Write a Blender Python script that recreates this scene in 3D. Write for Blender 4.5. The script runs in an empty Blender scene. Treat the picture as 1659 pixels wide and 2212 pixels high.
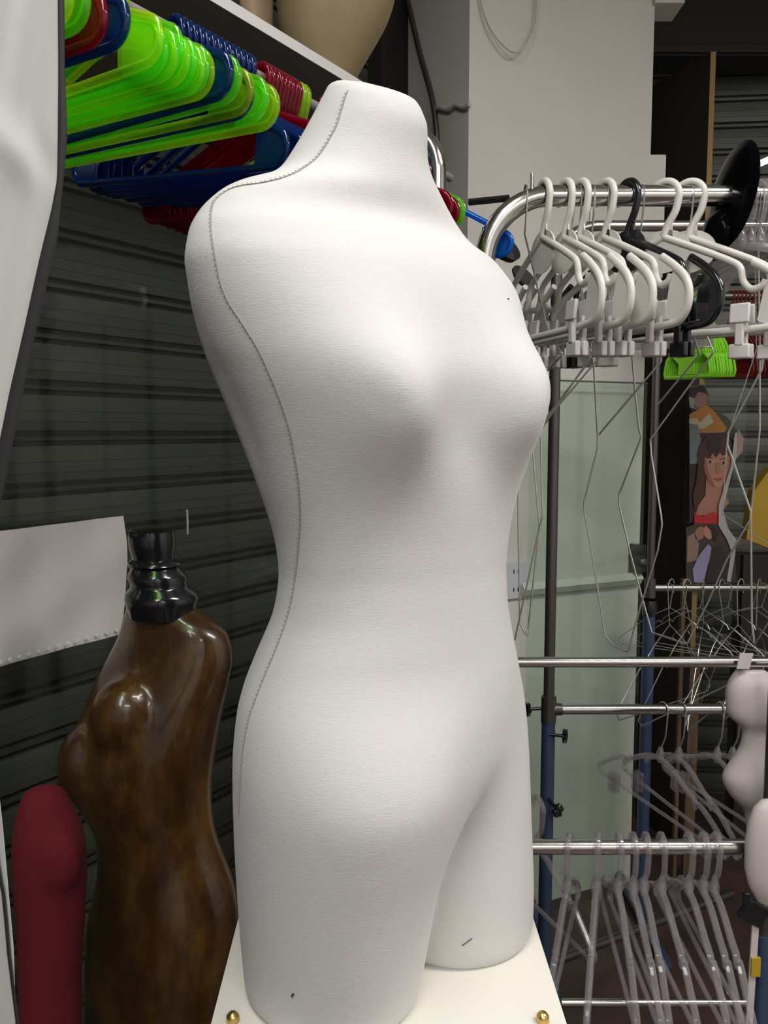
import bpy, bmesh, math, random
import numpy as np
from mathutils import Vector, Matrix
from mathutils.bvhtree import BVHTree
random.seed(7)
SC = bpy.context.scene
COL = SC.collection
# ------------------------------------------------------------------ camera
F, CX, CY, EYE, TH = 1850.0, 829.5, 1106.0, 1.5, math.radians(5.43)
ct, st = math.cos(TH), math.sin(TH)
def ray(px, py):
    x, u = (px - CX) / F, -(py - CY) / F
    d = Vector((x, ct + u * st, -st + u * ct))
    return d / d.y
def P(px, py, D):
    d = ray(px, py)
    return Vector((d.x * D, D, EYE + d.z * D))
def PZ(px, py, z):
    d = ray(px, py)
    return P(px, py, (z - EYE) / d.z)
def proj(p):
    x, y, z = p[0], p[1], p[2] - EYE
    zc = y * ct - z * st
    return CX + F * x / zc, CY - F * (y * st + z * ct) / zc
cam_d = bpy.data.cameras.new('camera')
cam = bpy.data.objects.new('camera', cam_d)
COL.objects.link(cam)
cam_d.sensor_fit = 'VERTICAL'; cam_d.sensor_height = 36; cam_d.sensor_width = 27
cam_d.lens = F / 2212 * 36
cam_d.clip_start = 0.02
cam.location = (0, 0, EYE)
cam.rotation_euler = (math.pi / 2 - TH, 0, 0)
SC.camera = cam
# left wall (roller shutter) runs at an angle
WD = Vector((.534, .845, 0)).normalized()          # along the wall
WN = Vector((.845, -.534, 0)).normalized()         # into the room
W0 = Vector((-.53, 1.85, 0))
def PW(px, py, off):
    d = ray(px, py)
    o = W0 + WN * off
    # (t*d - o).WN = 0, camera at x=y=0
    t = (o.x * WN.x + o.y * WN.y) / (d.x * WN.x + d.y * WN.y)
    return Vector((d.x * t, d.y * t, EYE + d.z * t))

# ------------------------------------------------------------------ materials
def mat(name, col, rough=.5, metal=0, trans=0, ior=1.45, bump=None, spec=.5, noise=None, sheen=0, coat=0, sss=0):
    m = bpy.data.materials.new(name); m.use_nodes = True
    nt = m.node_tree; b = nt.nodes['Principled BSDF']
    b.inputs['Base Color'].default_value = (*col, 1)
    b.inputs['Roughness'].default_value = rough
    b.inputs['Metallic'].default_value = metal
    b.inputs['Transmission Weight'].default_value = trans
    b.inputs['IOR'].default_value = ior
    b.inputs['Specular IOR Level'].default_value = spec
    b.inputs['Sheen Weight'].default_value = sheen
    b.inputs['Coat Weight'].default_value = coat
    if sss:
        b.inputs['Subsurface Weight'].default_value = sss
        b.inputs['Subsurface Scale'].default_value = .01
    tc = None
    if noise or bump:
        tc = nt.nodes.new('ShaderNodeTexCoord')
    if noise:   # (scale, second colour, contrast lo, hi, stretch)
        sc_, c2, lo, hi, stretch = noise
        mp = nt.nodes.new('ShaderNodeMapping'); mp.inputs['Scale'].default_value = stretch
        n = nt.nodes.new('ShaderNodeTexNoise'); n.inputs['Scale'].default_value = sc_; n.inputs['Detail'].default_value = 6
        r = nt.nodes.new('ShaderNodeValToRGB')
        r.color_ramp.elements[0].position = lo; r.color_ramp.elements[1].position = hi
        r.color_ramp.elements[0].color = (*col, 1); r.color_ramp.elements[1].color = (*c2, 1)
        nt.links.new(tc.outputs['Object'], mp.inputs['Vector']); nt.links.new(mp.outputs['Vector'], n.inputs['Vector'])
        nt.links.new(n.outputs['Fac'], r.inputs['Fac']); nt.links.new(r.outputs['Color'], b.inputs['Base Color'])
    if bump:    # (scale, strength, stretch)
        sc_, s_, stretch = bump
        mp = nt.nodes.new('ShaderNodeMapping'); mp.inputs['Scale'].default_value = stretch
        n = nt.nodes.new('ShaderNodeTexNoise'); n.inputs['Scale'].default_value = sc_; n.inputs['Detail'].default_value = 5
        bp = nt.nodes.new('ShaderNodeBump'); bp.inputs['Strength'].default_value = s_; bp.inputs['Distance'].default_value = .002
        nt.links.new(tc.outputs['Object'], mp.inputs['Vector']); nt.links.new(mp.outputs['Vector'], n.inputs['Vector'])
        nt.links.new(n.outputs['Fac'], bp.inputs['Height']); nt.links.new(bp.outputs['Normal'], b.inputs['Normal'])
    return m
def two_sided_fresnel(nt, ior):
    fr = nt.nodes.new('ShaderNodeFresnel'); ge = nt.nodes.new('ShaderNodeNewGeometry'); mr = nt.nodes.new('ShaderNodeMapRange')
    mr.inputs['To Min'].default_value = ior; mr.inputs['To Max'].default_value = 1 / ior
    nt.links.new(ge.outputs['Backfacing'], mr.inputs['Value']); nt.links.new(mr.outputs['Result'], fr.inputs['IOR'])
    return fr
def thin_glass(name, tint, refl=.5):
    m = bpy.data.materials.new(name); m.use_nodes = True
    nt = m.node_tree; nt.nodes.clear()
    out = nt.nodes.new('ShaderNodeOutputMaterial'); mx = nt.nodes.new('ShaderNodeMixShader')
    tr = nt.nodes.new('ShaderNodeBsdfTransparent'); gl = nt.nodes.new('ShaderNodeBsdfGlossy')
    fr = two_sided_fresnel(nt, 1.45)
    mu = nt.nodes.new('ShaderNodeMath'); mu.operation = 'MULTIPLY'; mu.inputs[1].default_value = refl
    tr.inputs['Color'].default_value = (*tint, 1); gl.inputs['Roughness'].default_value = .04
    nt.links.new(fr.outputs[0], mu.inputs[0]); nt.links.new(mu.outputs[0], mx.inputs[0])
    nt.links.new(tr.outputs[0], mx.inputs[1]); nt.links.new(gl.outputs[0], mx.inputs[2]); nt.links.new(mx.outputs[0], out.inputs[0])
    return m
def clear_plastic(name, tint, diffuse, dmix, rough=.08, ior=1.45):
    """transparent body with fresnel gloss and some milky diffuse"""
    m = bpy.data.materials.new(name); m.use_nodes = True
    nt = m.node_tree; nt.nodes.clear()
    out = nt.nodes.new('ShaderNodeOutputMaterial')
    a = nt.nodes.new('ShaderNodeMixShader'); b = nt.nodes.new('ShaderNodeMixShader'); c = nt.nodes.new('ShaderNodeMixShader')
    tr = nt.nodes.new('ShaderNodeBsdfTransparent'); tr.inputs['Color'].default_value = (*tint, 1)
    df = nt.nodes.new('ShaderNodeBsdfDiffuse'); df.inputs['Color'].default_value = (*diffuse, 1)
    tl = nt.nodes.new('ShaderNodeBsdfTranslucent'); tl.inputs['Color'].default_value = (*diffuse, 1)
    gl = nt.nodes.new('ShaderNodeBsdfGlossy'); gl.inputs['Roughness'].default_value = rough
    fr = two_sided_fresnel(nt, ior)
    c.inputs[0].default_value = .5
    nt.links.new(df.outputs[0], c.inputs[1]); nt.links.new(tl.outputs[0], c.inputs[2])
    a.inputs[0].default_value = dmix
    nt.links.new(tr.outputs[0], a.inputs[1]); nt.links.new(c.outputs[0], a.inputs[2])
    nt.links.new(fr.outputs[0], b.inputs[0]); nt.links.new(a.outputs[0], b.inputs[1]); nt.links.new(gl.outputs[0], b.inputs[2])
    nt.links.new(b.outputs[0], out.inputs[0])
    return m

def jersey():
    m = mat('white jersey', (.575, .562, .550), .95, spec=.15, sheen=.15)
    nt = m.node_tree; b = nt.nodes['Principled BSDF']
    tc = nt.nodes.new('ShaderNodeTexCoord')
    def nz(scale, stretch, detail=4):
        mp = nt.nodes.new('ShaderNodeMapping'); mp.inputs['Scale'].default_value = stretch
        n = nt.nodes.new('ShaderNodeTexNoise'); n.inputs['Scale'].default_value = scale; n.inputs['Detail'].default_value = detail
        nt.links.new(tc.outputs['Object'], mp.inputs['Vector']); nt.links.new(mp.outputs['Vector'], n.inputs['Vector'])
        return n
    n1 = nz(120, (1, 1, 9)); n2 = nz(900, (1, 1, 1), 2)
    ad = nt.nodes.new('ShaderNodeMath'); ad.operation = 'ADD'
    nt.links.new(n1.outputs['Fac'], ad.inputs[0]); nt.links.new(n2.outputs['Fac'], ad.inputs[1])
    bp = nt.nodes.new('ShaderNodeBump'); bp.inputs['Strength'].default_value = .35; bp.inputs['Distance'].default_value = .0007
    nt.links.new(ad.outputs[0], bp.inputs['Height']); nt.links.new(bp.outputs['Normal'], b.inputs['Normal'])
    return m
M = dict(
    jersey=jersey(),
    thread=mat('seam thread', (.33, .30, .27), .9),
    plinth=mat('white laminate', (.74, .71, .64), .35),
    brass=mat('brass', (.62, .45, .15), .3, 1),
    chrome=mat('chrome', (.60, .585, .56), .16, 1, bump=(30, .1, (1, 1, 1))),
    dull=mat('dull steel', (.13, .12, .115), .35, .8),
    wire=mat('galvanised wire', (.60, .60, .57), .28, .9),
    blue_paint=mat('blue painted steel', (.035, .055, .11), .4, coat=.3),
    black=mat('black plastic', (.008, .008, .010), .18, coat=.5),
    blackdisc=mat('black disc plastic', (.002, .002, .003), .15, spec=.05),
    blackmat=mat('black binding', (.018, .016, .017), .7),
    white_pl=mat('white plastic', (.62, .60, .55), .4),
    white_dk=mat('white clip plastic', (.60, .56, .545), .45),
    wall=mat('painted plaster', (.66, .63, .58), .9, bump=(8, .25, (1, 1, 1)), noise=(2.2, (.60, .575, .53), .35, .7, (1, 1, 1))),
    wallbump=mat('flaking plaster', (.40, .385, .36), .95, bump=(40, 1, (1, 1, 1))),
    shutter=mat('dark green shutter steel', (.050, .053, .043), .42, .2, noise=(3, (.072, .075, .062), .3, .75, (1, 1, 5))),
    shutter2=mat('grey shutter steel', (.10, .105, .085), .5, .2, noise=(3, (.135, .135, .115), .3, .75, (1, 1, 5))),
    dark=mat('dark painted steel', (.012, .010, .010), .6),
    wood=mat('dark brown laminate', (.020, .013, .011), .5),
    tan=mat('tan edge banding', (.30, .18, .065), .6),
    plank=mat('raw plank', (.13, .085, .045), .7, noise=(12, (.08, .05, .03), .4, .7, (4, 4, .4))),
    floor=mat('dark red floor tile', (.050, .028, .024), .45, noise=(5, (.075, .042, .036), .4, .6, (1, 1, 1))),
    ceil=mat('ceiling paint', (.74, .73, .70), .9),
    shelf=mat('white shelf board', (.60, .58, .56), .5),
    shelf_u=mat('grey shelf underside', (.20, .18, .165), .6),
    sheet=mat('white fabric sheet', (.58, .54, .54), .7, bump=(14, .4, (1, 1, 1))),
    vinyl=mat('white vinyl cover', (.52, .52, .50), .5, spec=.3, bump=(9, .3, (1, 1, .5))),
    red_cloth=mat('crimson jersey', (.115, .003, .009), .9),
    beige=mat('golden beige mannequin skin', (.25, .19, .10), .5, noise=(6, (.20, .145, .07), .4, .6, (1, 1, 1))),
    beige2=mat('tan mannequin skin', (.50, .35, .22), .5),
    torso_pl=mat('off white plastic shell', (.52, .46, .45), .38),
    glass=thin_glass('display glass', (.95, .98, .96), .55),
    greenglass=thin_glass('green tinted glass', (.92, .97, .94), 1.2),
    glassedge=mat('glass edge', (.10, .16, .12), .2),
    neon=clear_plastic('neon green acrylic', (.45, 1.0, .14), (.32, 1.0, .05), .25),
    neony=clear_plastic('neon yellow acrylic', (.72, 1.0, .12), (.70, 1.0, .03), .27),
    bluep=clear_plastic('blue acrylic', (.04, .24, .62), (.003, .05, .26), .34),
    bluel=clear_plastic('light blue acrylic', (.05, .35, .95), (.0, .22, .75), .5),
    redp=clear_plastic('crimson acrylic', (.75, .05, .14), (.42, .006, .04), .34),
    clear=clear_plastic('clear acrylic', (.90, .88, .89), (.85, .80, .83), .20, .06, 1.5),
    mgreen=mat('green plastic', (.27, .72, .03), .4),
    mred=mat('dark red plastic', (.12, .010, .010), .35),
    yellow=mat('yellow board', (.42, .26, .02), .6),
    outlet=mat('outlet plastic', (.55, .56, .60), .4),
)
def brown_lacquer():
    m = mat('brown lacquer', (.06, .025, .008), .28, coat=.45)
    nt = m.node_tree; b = nt.nodes['Principled BSDF']
    tc = nt.nodes.new('ShaderNodeTexCoord')
    mp = nt.nodes.new('ShaderNodeMapping'); mp.inputs['Scale'].default_value = (1, 1, .45)
    n = nt.nodes.new('ShaderNodeTexNoise'); n.inputs['Scale'].default_value = 14; n.inputs['Detail'].default_value = 8; n.inputs['Roughness'].default_value = .65
    r = nt.nodes.new('ShaderNodeValToRGB'); e = r.color_ramp.elements
    e[0].position = .30; e[0].color = (.018, .006, .002, 1); e[1].position = .72; e[1].color = (.15, .075, .014, 1)
    k = r.color_ramp.elements.new(.5); k.color = (.060, .025, .007, 1)
    nt.links.new(tc.outputs['Object'], mp.inputs['Vector']); nt.links.new(mp.outputs['Vector'], n.inputs['Vector'])
    nt.links.new(n.outputs['Fac'], r.inputs['Fac']); nt.links.new(r.outputs['Color'], b.inputs['Base Color'])
    v = nt.nodes.new('ShaderNodeTexVoronoi'); v.inputs['Scale'].default_value = 25
    bp = nt.nodes.new('ShaderNodeBump'); bp.inputs['Strength'].default_value = .35; bp.inputs['Distance'].default_value = .002
    nt.links.new(mp.outputs['Vector'], v.inputs['Vector']); nt.links.new(v.outputs['Distance'], bp.inputs['Height']); nt.links.new(bp.outputs['Normal'], b.inputs['Normal'])
    return m
M['brown'] = brown_lacquer()

# ------------------------------------------------------------------ mesh building
class MB:
    def __init__(s): s.v = []; s.f = []
    def add(s, vs, fs):
        k = len(s.v); s.v += [tuple(v) for v in vs]; s.f += [tuple(i + k for i in f) for f in fs]; return s
    def tube(s, pts, ra, rb=None, nrm=None, n=8, closed=False, taper=None):
        pts = [Vector(p) for p in pts]; N = len(pts); rb = ra if rb is None else rb
        T = []
        for i in range(N):
            a = pts[i - 1] if (i > 0 or closed) else pts[i]
            b = pts[(i + 1) % N] if (i < N - 1 or closed) else pts[i]
            t1 = (pts[i] - a); t2 = (b - pts[i])
            t = (t1.normalized() if t1.length > 1e-9 else Vector()) + (t2.normalized() if t2.length > 1e-9 else Vector())
            T.append(t.normalized() if t.length > 1e-9 else Vector((0, 0, 1)))
        if nrm is None:
            up = Vector((0, 0, 1)) if abs(T[0].z) < .9 else Vector((1, 0, 0))
            A = T[0].cross(up).normalized(); fr = []
            for i in range(N):
                A = (A - T[i] * A.dot(T[i])); A = A.normalized() if A.length > 1e-6 else T[i].orthogonal().normalized()
                fr.append((A, T[i].cross(A)))
        else:
            nn = Vector(nrm).normalized(); fr = []
            for i in range(N):
                a = T[i].cross(nn); a = a.normalized() if a.length > 1e-6 else T[i].orthogonal().normalized()
                fr.append((a, a.cross(T[i]).normalized()))
        vs, fs = [], []
        for i in range(N):
            k = 1
            if 0 < i < N - 1 or closed:
                d1 = (pts[i] - pts[i - 1]); d2 = (pts[(i + 1) % N] - pts[i])
                if d1.length > 1e-9 and d2.length > 1e-9:
                    k = 1 / max(.6, math.cos(d1.angle(d2) / 2))
            sc = taper[i] if taper else 1
            for j in range(n):
                an = 2 * math.pi * j / n
                vs.append(pts[i] + fr[i][0] * (ra * sc * k * math.cos(an)) + fr[i][1] * (rb * sc * math.sin(an)))
        for i in range(N if closed else N - 1):
            i2 = (i + 1) % N
            for j in range(n):
                j2 = (j + 1) % n
                fs.append((i * n + j, i * n + j2, i2 * n + j2, i2 * n + j))
        if not closed:
            fs.append(tuple(range(n))[::-1]); fs.append(tuple((N - 1) * n + j for j in range(n)))
        return s.add(vs, fs)
    def box(s, c, size, rz=0, rx=0, ry=0):
        R = Matrix.Rotation(rz, 3, 'Z') @ Matrix.Rotation(rx, 3, 'X') @ Matrix.Rotation(ry, 3, 'Y'); c = Vector(c)
        vs = [c + R @ Vector((size[0] * a / 2, size[1] * b / 2, size[2] * d / 2)) for a in (-1, 1) for b in (-1, 1) for d in (-1, 1)]
        return s.add(vs, [(0, 1, 3, 2), (4, 6, 7, 5), (0, 4, 5, 1), (2, 3, 7, 6), (0, 2, 6, 4), (1, 5, 7, 3)])
    def prism(s, outline, off):
        o = Vector(off); a = [Vector(p) for p in outline]; n = len(a)
        fs = [tuple(range(n)), tuple(range(2 * n - 1, n - 1, -1))] + [(i, (i + 1) % n + 0 if False else i + n, (i + 1) % n + n, (i + 1) % n) for i in range(n)]
        return s.add(a + [p + o for p in a], fs)
    def lathe(s, prof, o=(0, 0, 0), axis=(0, 0, 1), n=32):
        ax = Vector(axis).normalized(); a = ax.orthogonal().normalized(); b = ax.cross(a); o = Vector(o)
        vs = [o + ax * h + (a * math.cos(2 * math.pi * j / n) + b * math.sin(2 * math.pi * j / n)) * max(r, 1e-5) for r, h in prof for j in range(n)]
        m = len(prof); fs = [(i * n + j, i * n + (j + 1) % n, (i + 1) * n + (j + 1) % n, (i + 1) * n + j) for i in range(m - 1) for j in range(n)]
        fs += [tuple(range(n))[::-1], tuple((m - 1) * n + j for j in range(n))]
        return s.add(vs, fs)
    def rings(s, rings, cap=True):
        n = len(rings[0]); vs = [p for r in rings for p in r]; m = len(rings)
        fs = [(i * n + j, i * n + (j + 1) % n, (i + 1) * n + (j + 1) % n, (i + 1) * n + j) for i in range(m - 1) for j in range(n)]
        if cap: fs += [tuple(range(n))[::-1], tuple((m - 1) * n + j for j in range(n))]
        return s.add(vs, fs)
    def grid(s, g, thick):
        """g[i][j] points; a solid sheet of the given thickness along thick vector"""
        r, c = len(g), len(g[0]); t = Vector(thick)
        top = [Vector(p) for row in g for p in row]; k = r * c
        fs = []
        for i in range(r - 1):
            for j in range(c - 1):
                q = (i * c + j, i * c + j + 1, (i + 1) * c + j + 1, (i + 1) * c + j)
                fs.append(q); fs.append(tuple(x + k for x in q[::-1]))
        bd = [(0, j) for j in range(c)] + [(i, c - 1) for i in range(1, r)] + [(r - 1, j) for j in range(c - 2, -1, -1)] + [(i, 0) for i in range(r - 2, 0, -1)]
        idx = [i * c + j for i, j in bd]
        for a, b in zip(idx, idx[1:] + idx[:1]): fs.append((a, a + k, b + k, b))
        return s.add(top + [p + t for p in top], fs)
    def mesh(s, name, fix=True):
        me = bpy.data.meshes.new(name); me.from_pydata(s.v, [], s.f)
        if fix:
            bm = bmesh.new(); bm.from_mesh(me); bmesh.ops.recalc_face_normals(bm, faces=bm.faces); bm.to_mesh(me); bm.free()
        me.update(); return me
    def build(s, name, m, parent=None, smooth=True, bevel=0, label=None):
        me = s.mesh(name); me.materials.append(m)
        o = bpy.data.objects.new(name, me); COL.objects.link(o)
        if smooth:
            me.polygons.foreach_set('use_smooth', [True] * len(me.polygons))
            try: me.set_sharp_from_angle(angle=math.radians(50))
            except Exception: pass
        if bevel:
            b = o.modifiers.new('bevel', 'BEVEL'); b.width = bevel; b.segments = 3; b.limit_method = 'ANGLE'
        if parent: o.parent = parent
        if label: o['label'] = label
        return o
def tag(o, label=None, cat=None, group=None, kind=None):
    if label: o['label'] = label
    if cat: o['category'] = cat
    if group: o['group'] = group
    if kind: o['kind'] = kind
    return o
def empty(name, loc=(0, 0, 0), rz=0, ry=0, label=None, cat=None, group=None):
    o = bpy.data.objects.new(name, None); COL.objects.link(o); o.empty_display_size = .05
    o.location = loc; o.rotation_euler = (0, ry, rz)
    return tag(o, label, cat, group)
def copy_tree(o, parent=None):
    c = o.copy(); COL.objects.link(c); c.parent = parent
    for ch in list(o.children): copy_tree(ch, c)
    return c
def spline(pts, k=8, closed=False):
    pts = [Vector(p) for p in pts]; N = len(pts); out = []
    for i in range(N if closed else N - 1):
        p0 = pts[i - 1] if (i > 0 or closed) else pts[0]; p1 = pts[i]; p2 = pts[(i + 1) % N]
        p3 = pts[(i + 2) % N] if (i + 2 < N or closed) else pts[-1]
        for q in range(k):
            t = q / k
            out.append(.5 * ((2 * p1) + (p2 - p0) * t + (2 * p0 - 5 * p1 + 4 * p2 - p3) * t * t + (3 * p1 - p0 - 3 * p2 + p3) * t ** 3))
    if not closed: out.append(pts[-1])
    return out
def arc(c, r, a0, a1, n=10):   # in local x-z plane
    return [Vector((c[0] + r * math.cos(math.radians(a0 + (a1 - a0) * i / n)), 0, c[1] + r * math.sin(math.radians(a0 + (a1 - a0) * i / n)))) for i in range(n + 1)]

# ------------------------------------------------------------------ bodies fitted to real outlines
def interp(tab):
    tab = sorted(tab); ys = [t[0] for t in tab]; xs = [t[1] for t in tab]
    def f(y):
        if y < ys[0]: return xs[0] + (y - ys[0]) * (xs[1] - xs[0]) / (ys[1] - ys[0]) * .5
        return float(np.interp(y, ys, xs))
    return f
def loft_k(tab, zs, L, R, C, psi, bumps=(), **kw):
    t = [(a[0] * KM, a[1] * KM, a[2] * KM, a[3] * KM, a[4] * KM, a[5]) for a in tab]
    b = [(x[0] * KM, x[1] * KM, x[2] * KM, x[3] * KM, x[4] * KM, x[5] * KM) for x in bumps]
    return loft(t, [z * KM for z in zs], L, R, (C[0] * KM, C[1] * KM), psi, b, **kw)
def taper(rings, zlo, zhi, klo, khi, dy=0):
    """shrink rings about their centres between two heights (relative to eye)"""
    out = []
    for r in rings:
        z = r[:, 2].mean() - EYE; t = min(1, max(0, (z - zlo) / (zhi - zlo))); t = t * t * (3 - 2 * t); k = klo + (khi - klo) * t
        c = r.mean(axis=0); q = r.copy(); q[:, :2] = c[:2] + (r[:, :2] - c[:2]) * k; q[:, 1] += dy * abs(1 - k); out.append(q)
    return out
def loft(tab, zs, L, R, C, psi, bumps=(), n=72, iters=40, ex=2.0, smooth=2):
    """horizontal body sections; tab rows: z, a (half width), bf, bb, forward offset, tilt"""
    tab = sorted(tab); Z = [r[0] for r in tab]
    g = lambda z, k: float(np.interp(z, Z, [r[k] for r in tab]))
    u = np.array((-math.cos(psi), -math.sin(psi))); v = np.array((math.sin(psi), -math.cos(psi)))
    K = len(zs); S = np.ones(K); TT = np.zeros(K); loc = []
    ph = np.linspace(0, 2 * np.pi, n, endpoint=False)
    for z in zs:
        a, bf, bb, off, tl = (g(z, k) for k in range(1, 6))
        c, s_ = np.cos(ph), np.sin(ph)
        lu = a * np.sign(c) * np.abs(c) ** (2 / ex); lv = np.where(s_ > 0, bf, bb) * np.sign(s_) * np.abs(s_) ** (2 / ex)
        for (bu, bz, A, su, szu, szd) in bumps:
            sz = np.where(z > bz, szu, szd)
            lv = lv + (s_ > -.2) * A * np.exp(-((lu - bu) / su) ** 2 - ((z - bz) / sz) ** 2)
        loc.append((lu, lv, off, tl))
    def world(k, s, t):
        lu, lv, off, tl = loc[k]
        xy = np.outer(lu * s, u) + np.outer(lv * s + off, v) + np.array(C)
        xy[:, 0] += t
        return np.column_stack([xy, EYE + zs[k] + tl * lv * s])
    for it in range(iters):
        for k in range(K):
            w = world(k, S[k], TT[k])
            zc = w[:, 1] * ct - (w[:, 2] - EYE) * st
            px = CX + F * w[:, 0] / zc; py = CY - F * (w[:, 1] * st + (w[:, 2] - EYE) * ct) / zc
            i, j = int(np.argmin(px)), int(np.argmax(px))
            el = L(py[i]) - px[i]; er = R(py[j]) - px[j]; D = w[:, 1].mean()
            TT[k] += .4 * (el + er) / 2 * D / F
            S[k] = np.clip(S[k] * (1 + .4 * (er - el) / (px[j] - px[i])), .3, 1.9)
    for _ in range(smooth):
        S[1:-1] = (S[:-2] + 2 * S[1:-1] + S[2:]) / 4; TT[1:-1] = (TT[:-2] + 2 * TT[1:-1] + TT[2:]) / 4
    return [world(k, S[k], TT[k]) for k in range(K)]
def capped(rings, top=.012, bot=.012):
    """round both ends"""
    def cap(r, h, sgn):
        c = r.mean(axis=0); out = []
        rad = np.linalg.norm((r - c)[:, :2], axis=1).min()
        for a in (20, 40, 60, 80):
            k = 1 - (h / rad) * (1 - math.cos(math.radians(a))); q = c + (r - c) * k; q[:, 2] += sgn * h * math.sin(math.radians(a)); out.append(q)
        return out
    return cap(rings[0], bot, -1)[::-1] + rings + cap(rings[-1], top, 1)
def body(name, shells, m, parent=None, voxel=.006, it=8):
    mb = MB()
    for r in shells: mb.rings([[tuple(p) for p in q] for q in r])
    me = mb.mesh('tmp'); o = bpy.data.objects.new('tmp', me); COL.objects.link(o)
    r = o.modifiers.new('r', 'REMESH'); r.mode = 'VOXEL'; r.voxel_size = voxel
    s = o.modifiers.new('s', 'SMOOTH'); s.factor = .5; s.iterations = it
    dg = bpy.context.evaluated_depsgraph_get()
    new = bpy.data.meshes.new_from_object(o.evaluated_get(dg)); bpy.data.objects.remove(o)
    new.name = name; new.materials.clear(); new.materials.append(m)
    new.polygons.foreach_set('use_smooth', [True] * len(new.polygons))
    ob = bpy.data.objects.new(name, new); COL.objects.link(ob)
    if parent: ob.parent = parent
    return ob
def sphere_rings(c, r, n=32, m=16):
    c = np.array(c); r = np.array(r) * np.ones(3); out = []
    for i in range(1, m):
        a = math.pi * i / m - math.pi / 2
        out.append(np.array([c + r * np.array((math.cos(a) * math.cos(2 * math.pi * j / n), math.cos(a) * math.sin(2 * math.pi * j / n), math.sin(a))) for j in range(n)]))
    return out

# =================================================================== SETTING
def struct(name, mb, m, smooth=False, bevel=0):
    o = mb.build(name, m, None, smooth, bevel); o['kind'] = 'structure'; return o
struct('floor', MB().box((.3, 1.0, -.05), (7, 7.6, .1)), M['floor'])
struct('ceiling', MB().box((.3, 1.0, 3.15), (7, 7.6, .1)), M['ceil'])
struct('wall_right', MB().box((2.85, 1.0, 1.55), (.1, 7.6, 3.1)), M['ceil'])
struct('wall_front', MB().box((.3, -2.55, 1.55), (6.4, .1, 3.1)), M['ceil'])
def shutter(name, a, b, nrm, z0, z1, m, per=.098):
    a, b, nrm = Vector(a), Vector(b), Vector(nrm)
    prof = []; z = z0
    while z < z1:
        prof += [(z, 0), (z + .001, -.020), (z + .009, -.020), (z + .011, .001), (z + .018, .003), (z + .020, -.020), (z + .029, -.020), (z + .030, 0),
                 (z + .045, .0025), (z + .0455, .0012), (z + .047, .0012), (z + .0475, .0028), (z + .066, .003), (z + .0665, .0016), (z + .068, .0016), (z + .0685, .003), (z + .09, .0012)]
        z += per
    n = len(prof)
    vs = [(p + nrm * d).to_tuple()[:2] + (zz,) for p in (a, b) for zz, d in prof]
    vs += [(p - nrm * .05).to_tuple()[:2] + (zz,) for p in (a, b) for zz, d in prof]
    fs = [(i, i + 1, n + i + 1, n + i) for i in range(n - 1)] + [(2 * n + i, 3 * n + i, 3 * n + i + 1, 2 * n + i + 1) for i in range(n - 1)]
    fs += [(i, 2 * n + i, 2 * n + i + 1, i + 1) for i in range(n - 1)] + [(n + i, n + i + 1, 3 * n + i + 1, 3 * n + i) for i in range(n - 1)]
    mb = MB(); mb.add(vs, fs)
    return struct(name, mb, m)
shutter('wall_left', W0 - WD * 4.2, W0 + WD * 1.02, WN, 0, 3.1, M['shutter'])
# dark shutter guide channel where the shutter meets the column
g = W0 + WD * .98 + WN * .02
struct('trim_1', MB().box((g.x, g.y, 1.55), (.16, .06, 3.1), rz=math.atan2(WD.y, WD.x)), M['dark'])
# column / white wall
A_, B_, C_ = Vector((.235, 2.47, 0)), Vector((.83, 2.76, 0)), Vector((.04, 2.76, 0))
struct('wall_back', MB().prism([A_, B_, Vector((.83, 3.5, 0)), Vector((.04, 3.5, 0)), C_], (0, 0, 3.1)), M['wall'])
FD = (B_ - A_).normalized(); FN = Vector((FD.y, -FD.x, 0))
def PF(px, py, off=0):    # point on the white wall face
    d = ray(px, py); o = A_ + FN * off
    t = (o.x * FN.x + o.y * FN.y) / (d.x * FN.x + d.y * FN.y)
    return Vector((d.x * t, d.y * t, EYE + d.z * t))
SD = (A_ - C_).normalized(); SN = Vector((-SD.y, SD.x, 0)); SN = SN if SN.y < 0 else -SN
def PS(px, py, off=0):    # point on the grey side face of the column
    d = ray(px, py); o = A_ + SN * off
    t = (o.x * SN.x + o.y * SN.y) / (d.x * SN.x + d.y * SN.y)
    return Vector((d.x * t, d.y * t, EYE + d.z * t))
shutter('wall_rear', (.83, 3.45, 0), (2.9, 3.25, 0), (0, -1, 0), 0, 3.1, M['shutter2'])
# dark beam box above the rear shutter
zb = P(1500, 128, 3.15).z
struct('trim_2', MB().box((1.9, 3.2, (zb + 3.1) / 2), (2.1, .16, 3.1 - zb)), M['dark'])
struct('trim_3', MB().box((1.9, 3.13, zb + .02), (2.1, .05, .03)), M['dark'], bevel=.004)
# cornice corner at the top of the column
p = P(1404, 12, 2.8); struct('trim_4', MB().box((.87, 2.80, p.z + .15), (.09, .12, .34)), M['wall'])
# plaster ridge, corner chip and trim on column
pts = [PS(940 + 74 * i / 10, 238 - 10 * math.sin(i * 1.3) * .4 - i * 1.0, .008) for i in range(11)]
struct('trim_5', MB().tube(pts, 0.008, .008, n=10, taper=[.7 + .5 * random.random() for _ in pts]), M['wallbump'], True)
a = PF(1128, 1272, .02); b = PF(1384, 1250, .02)
b.z = a.z = (a.z + b.z) / 2
struct('trim_6', MB().tube([a, b], .014, .02, nrm=(0, 0, 1), n=4), M['wall'])
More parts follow.
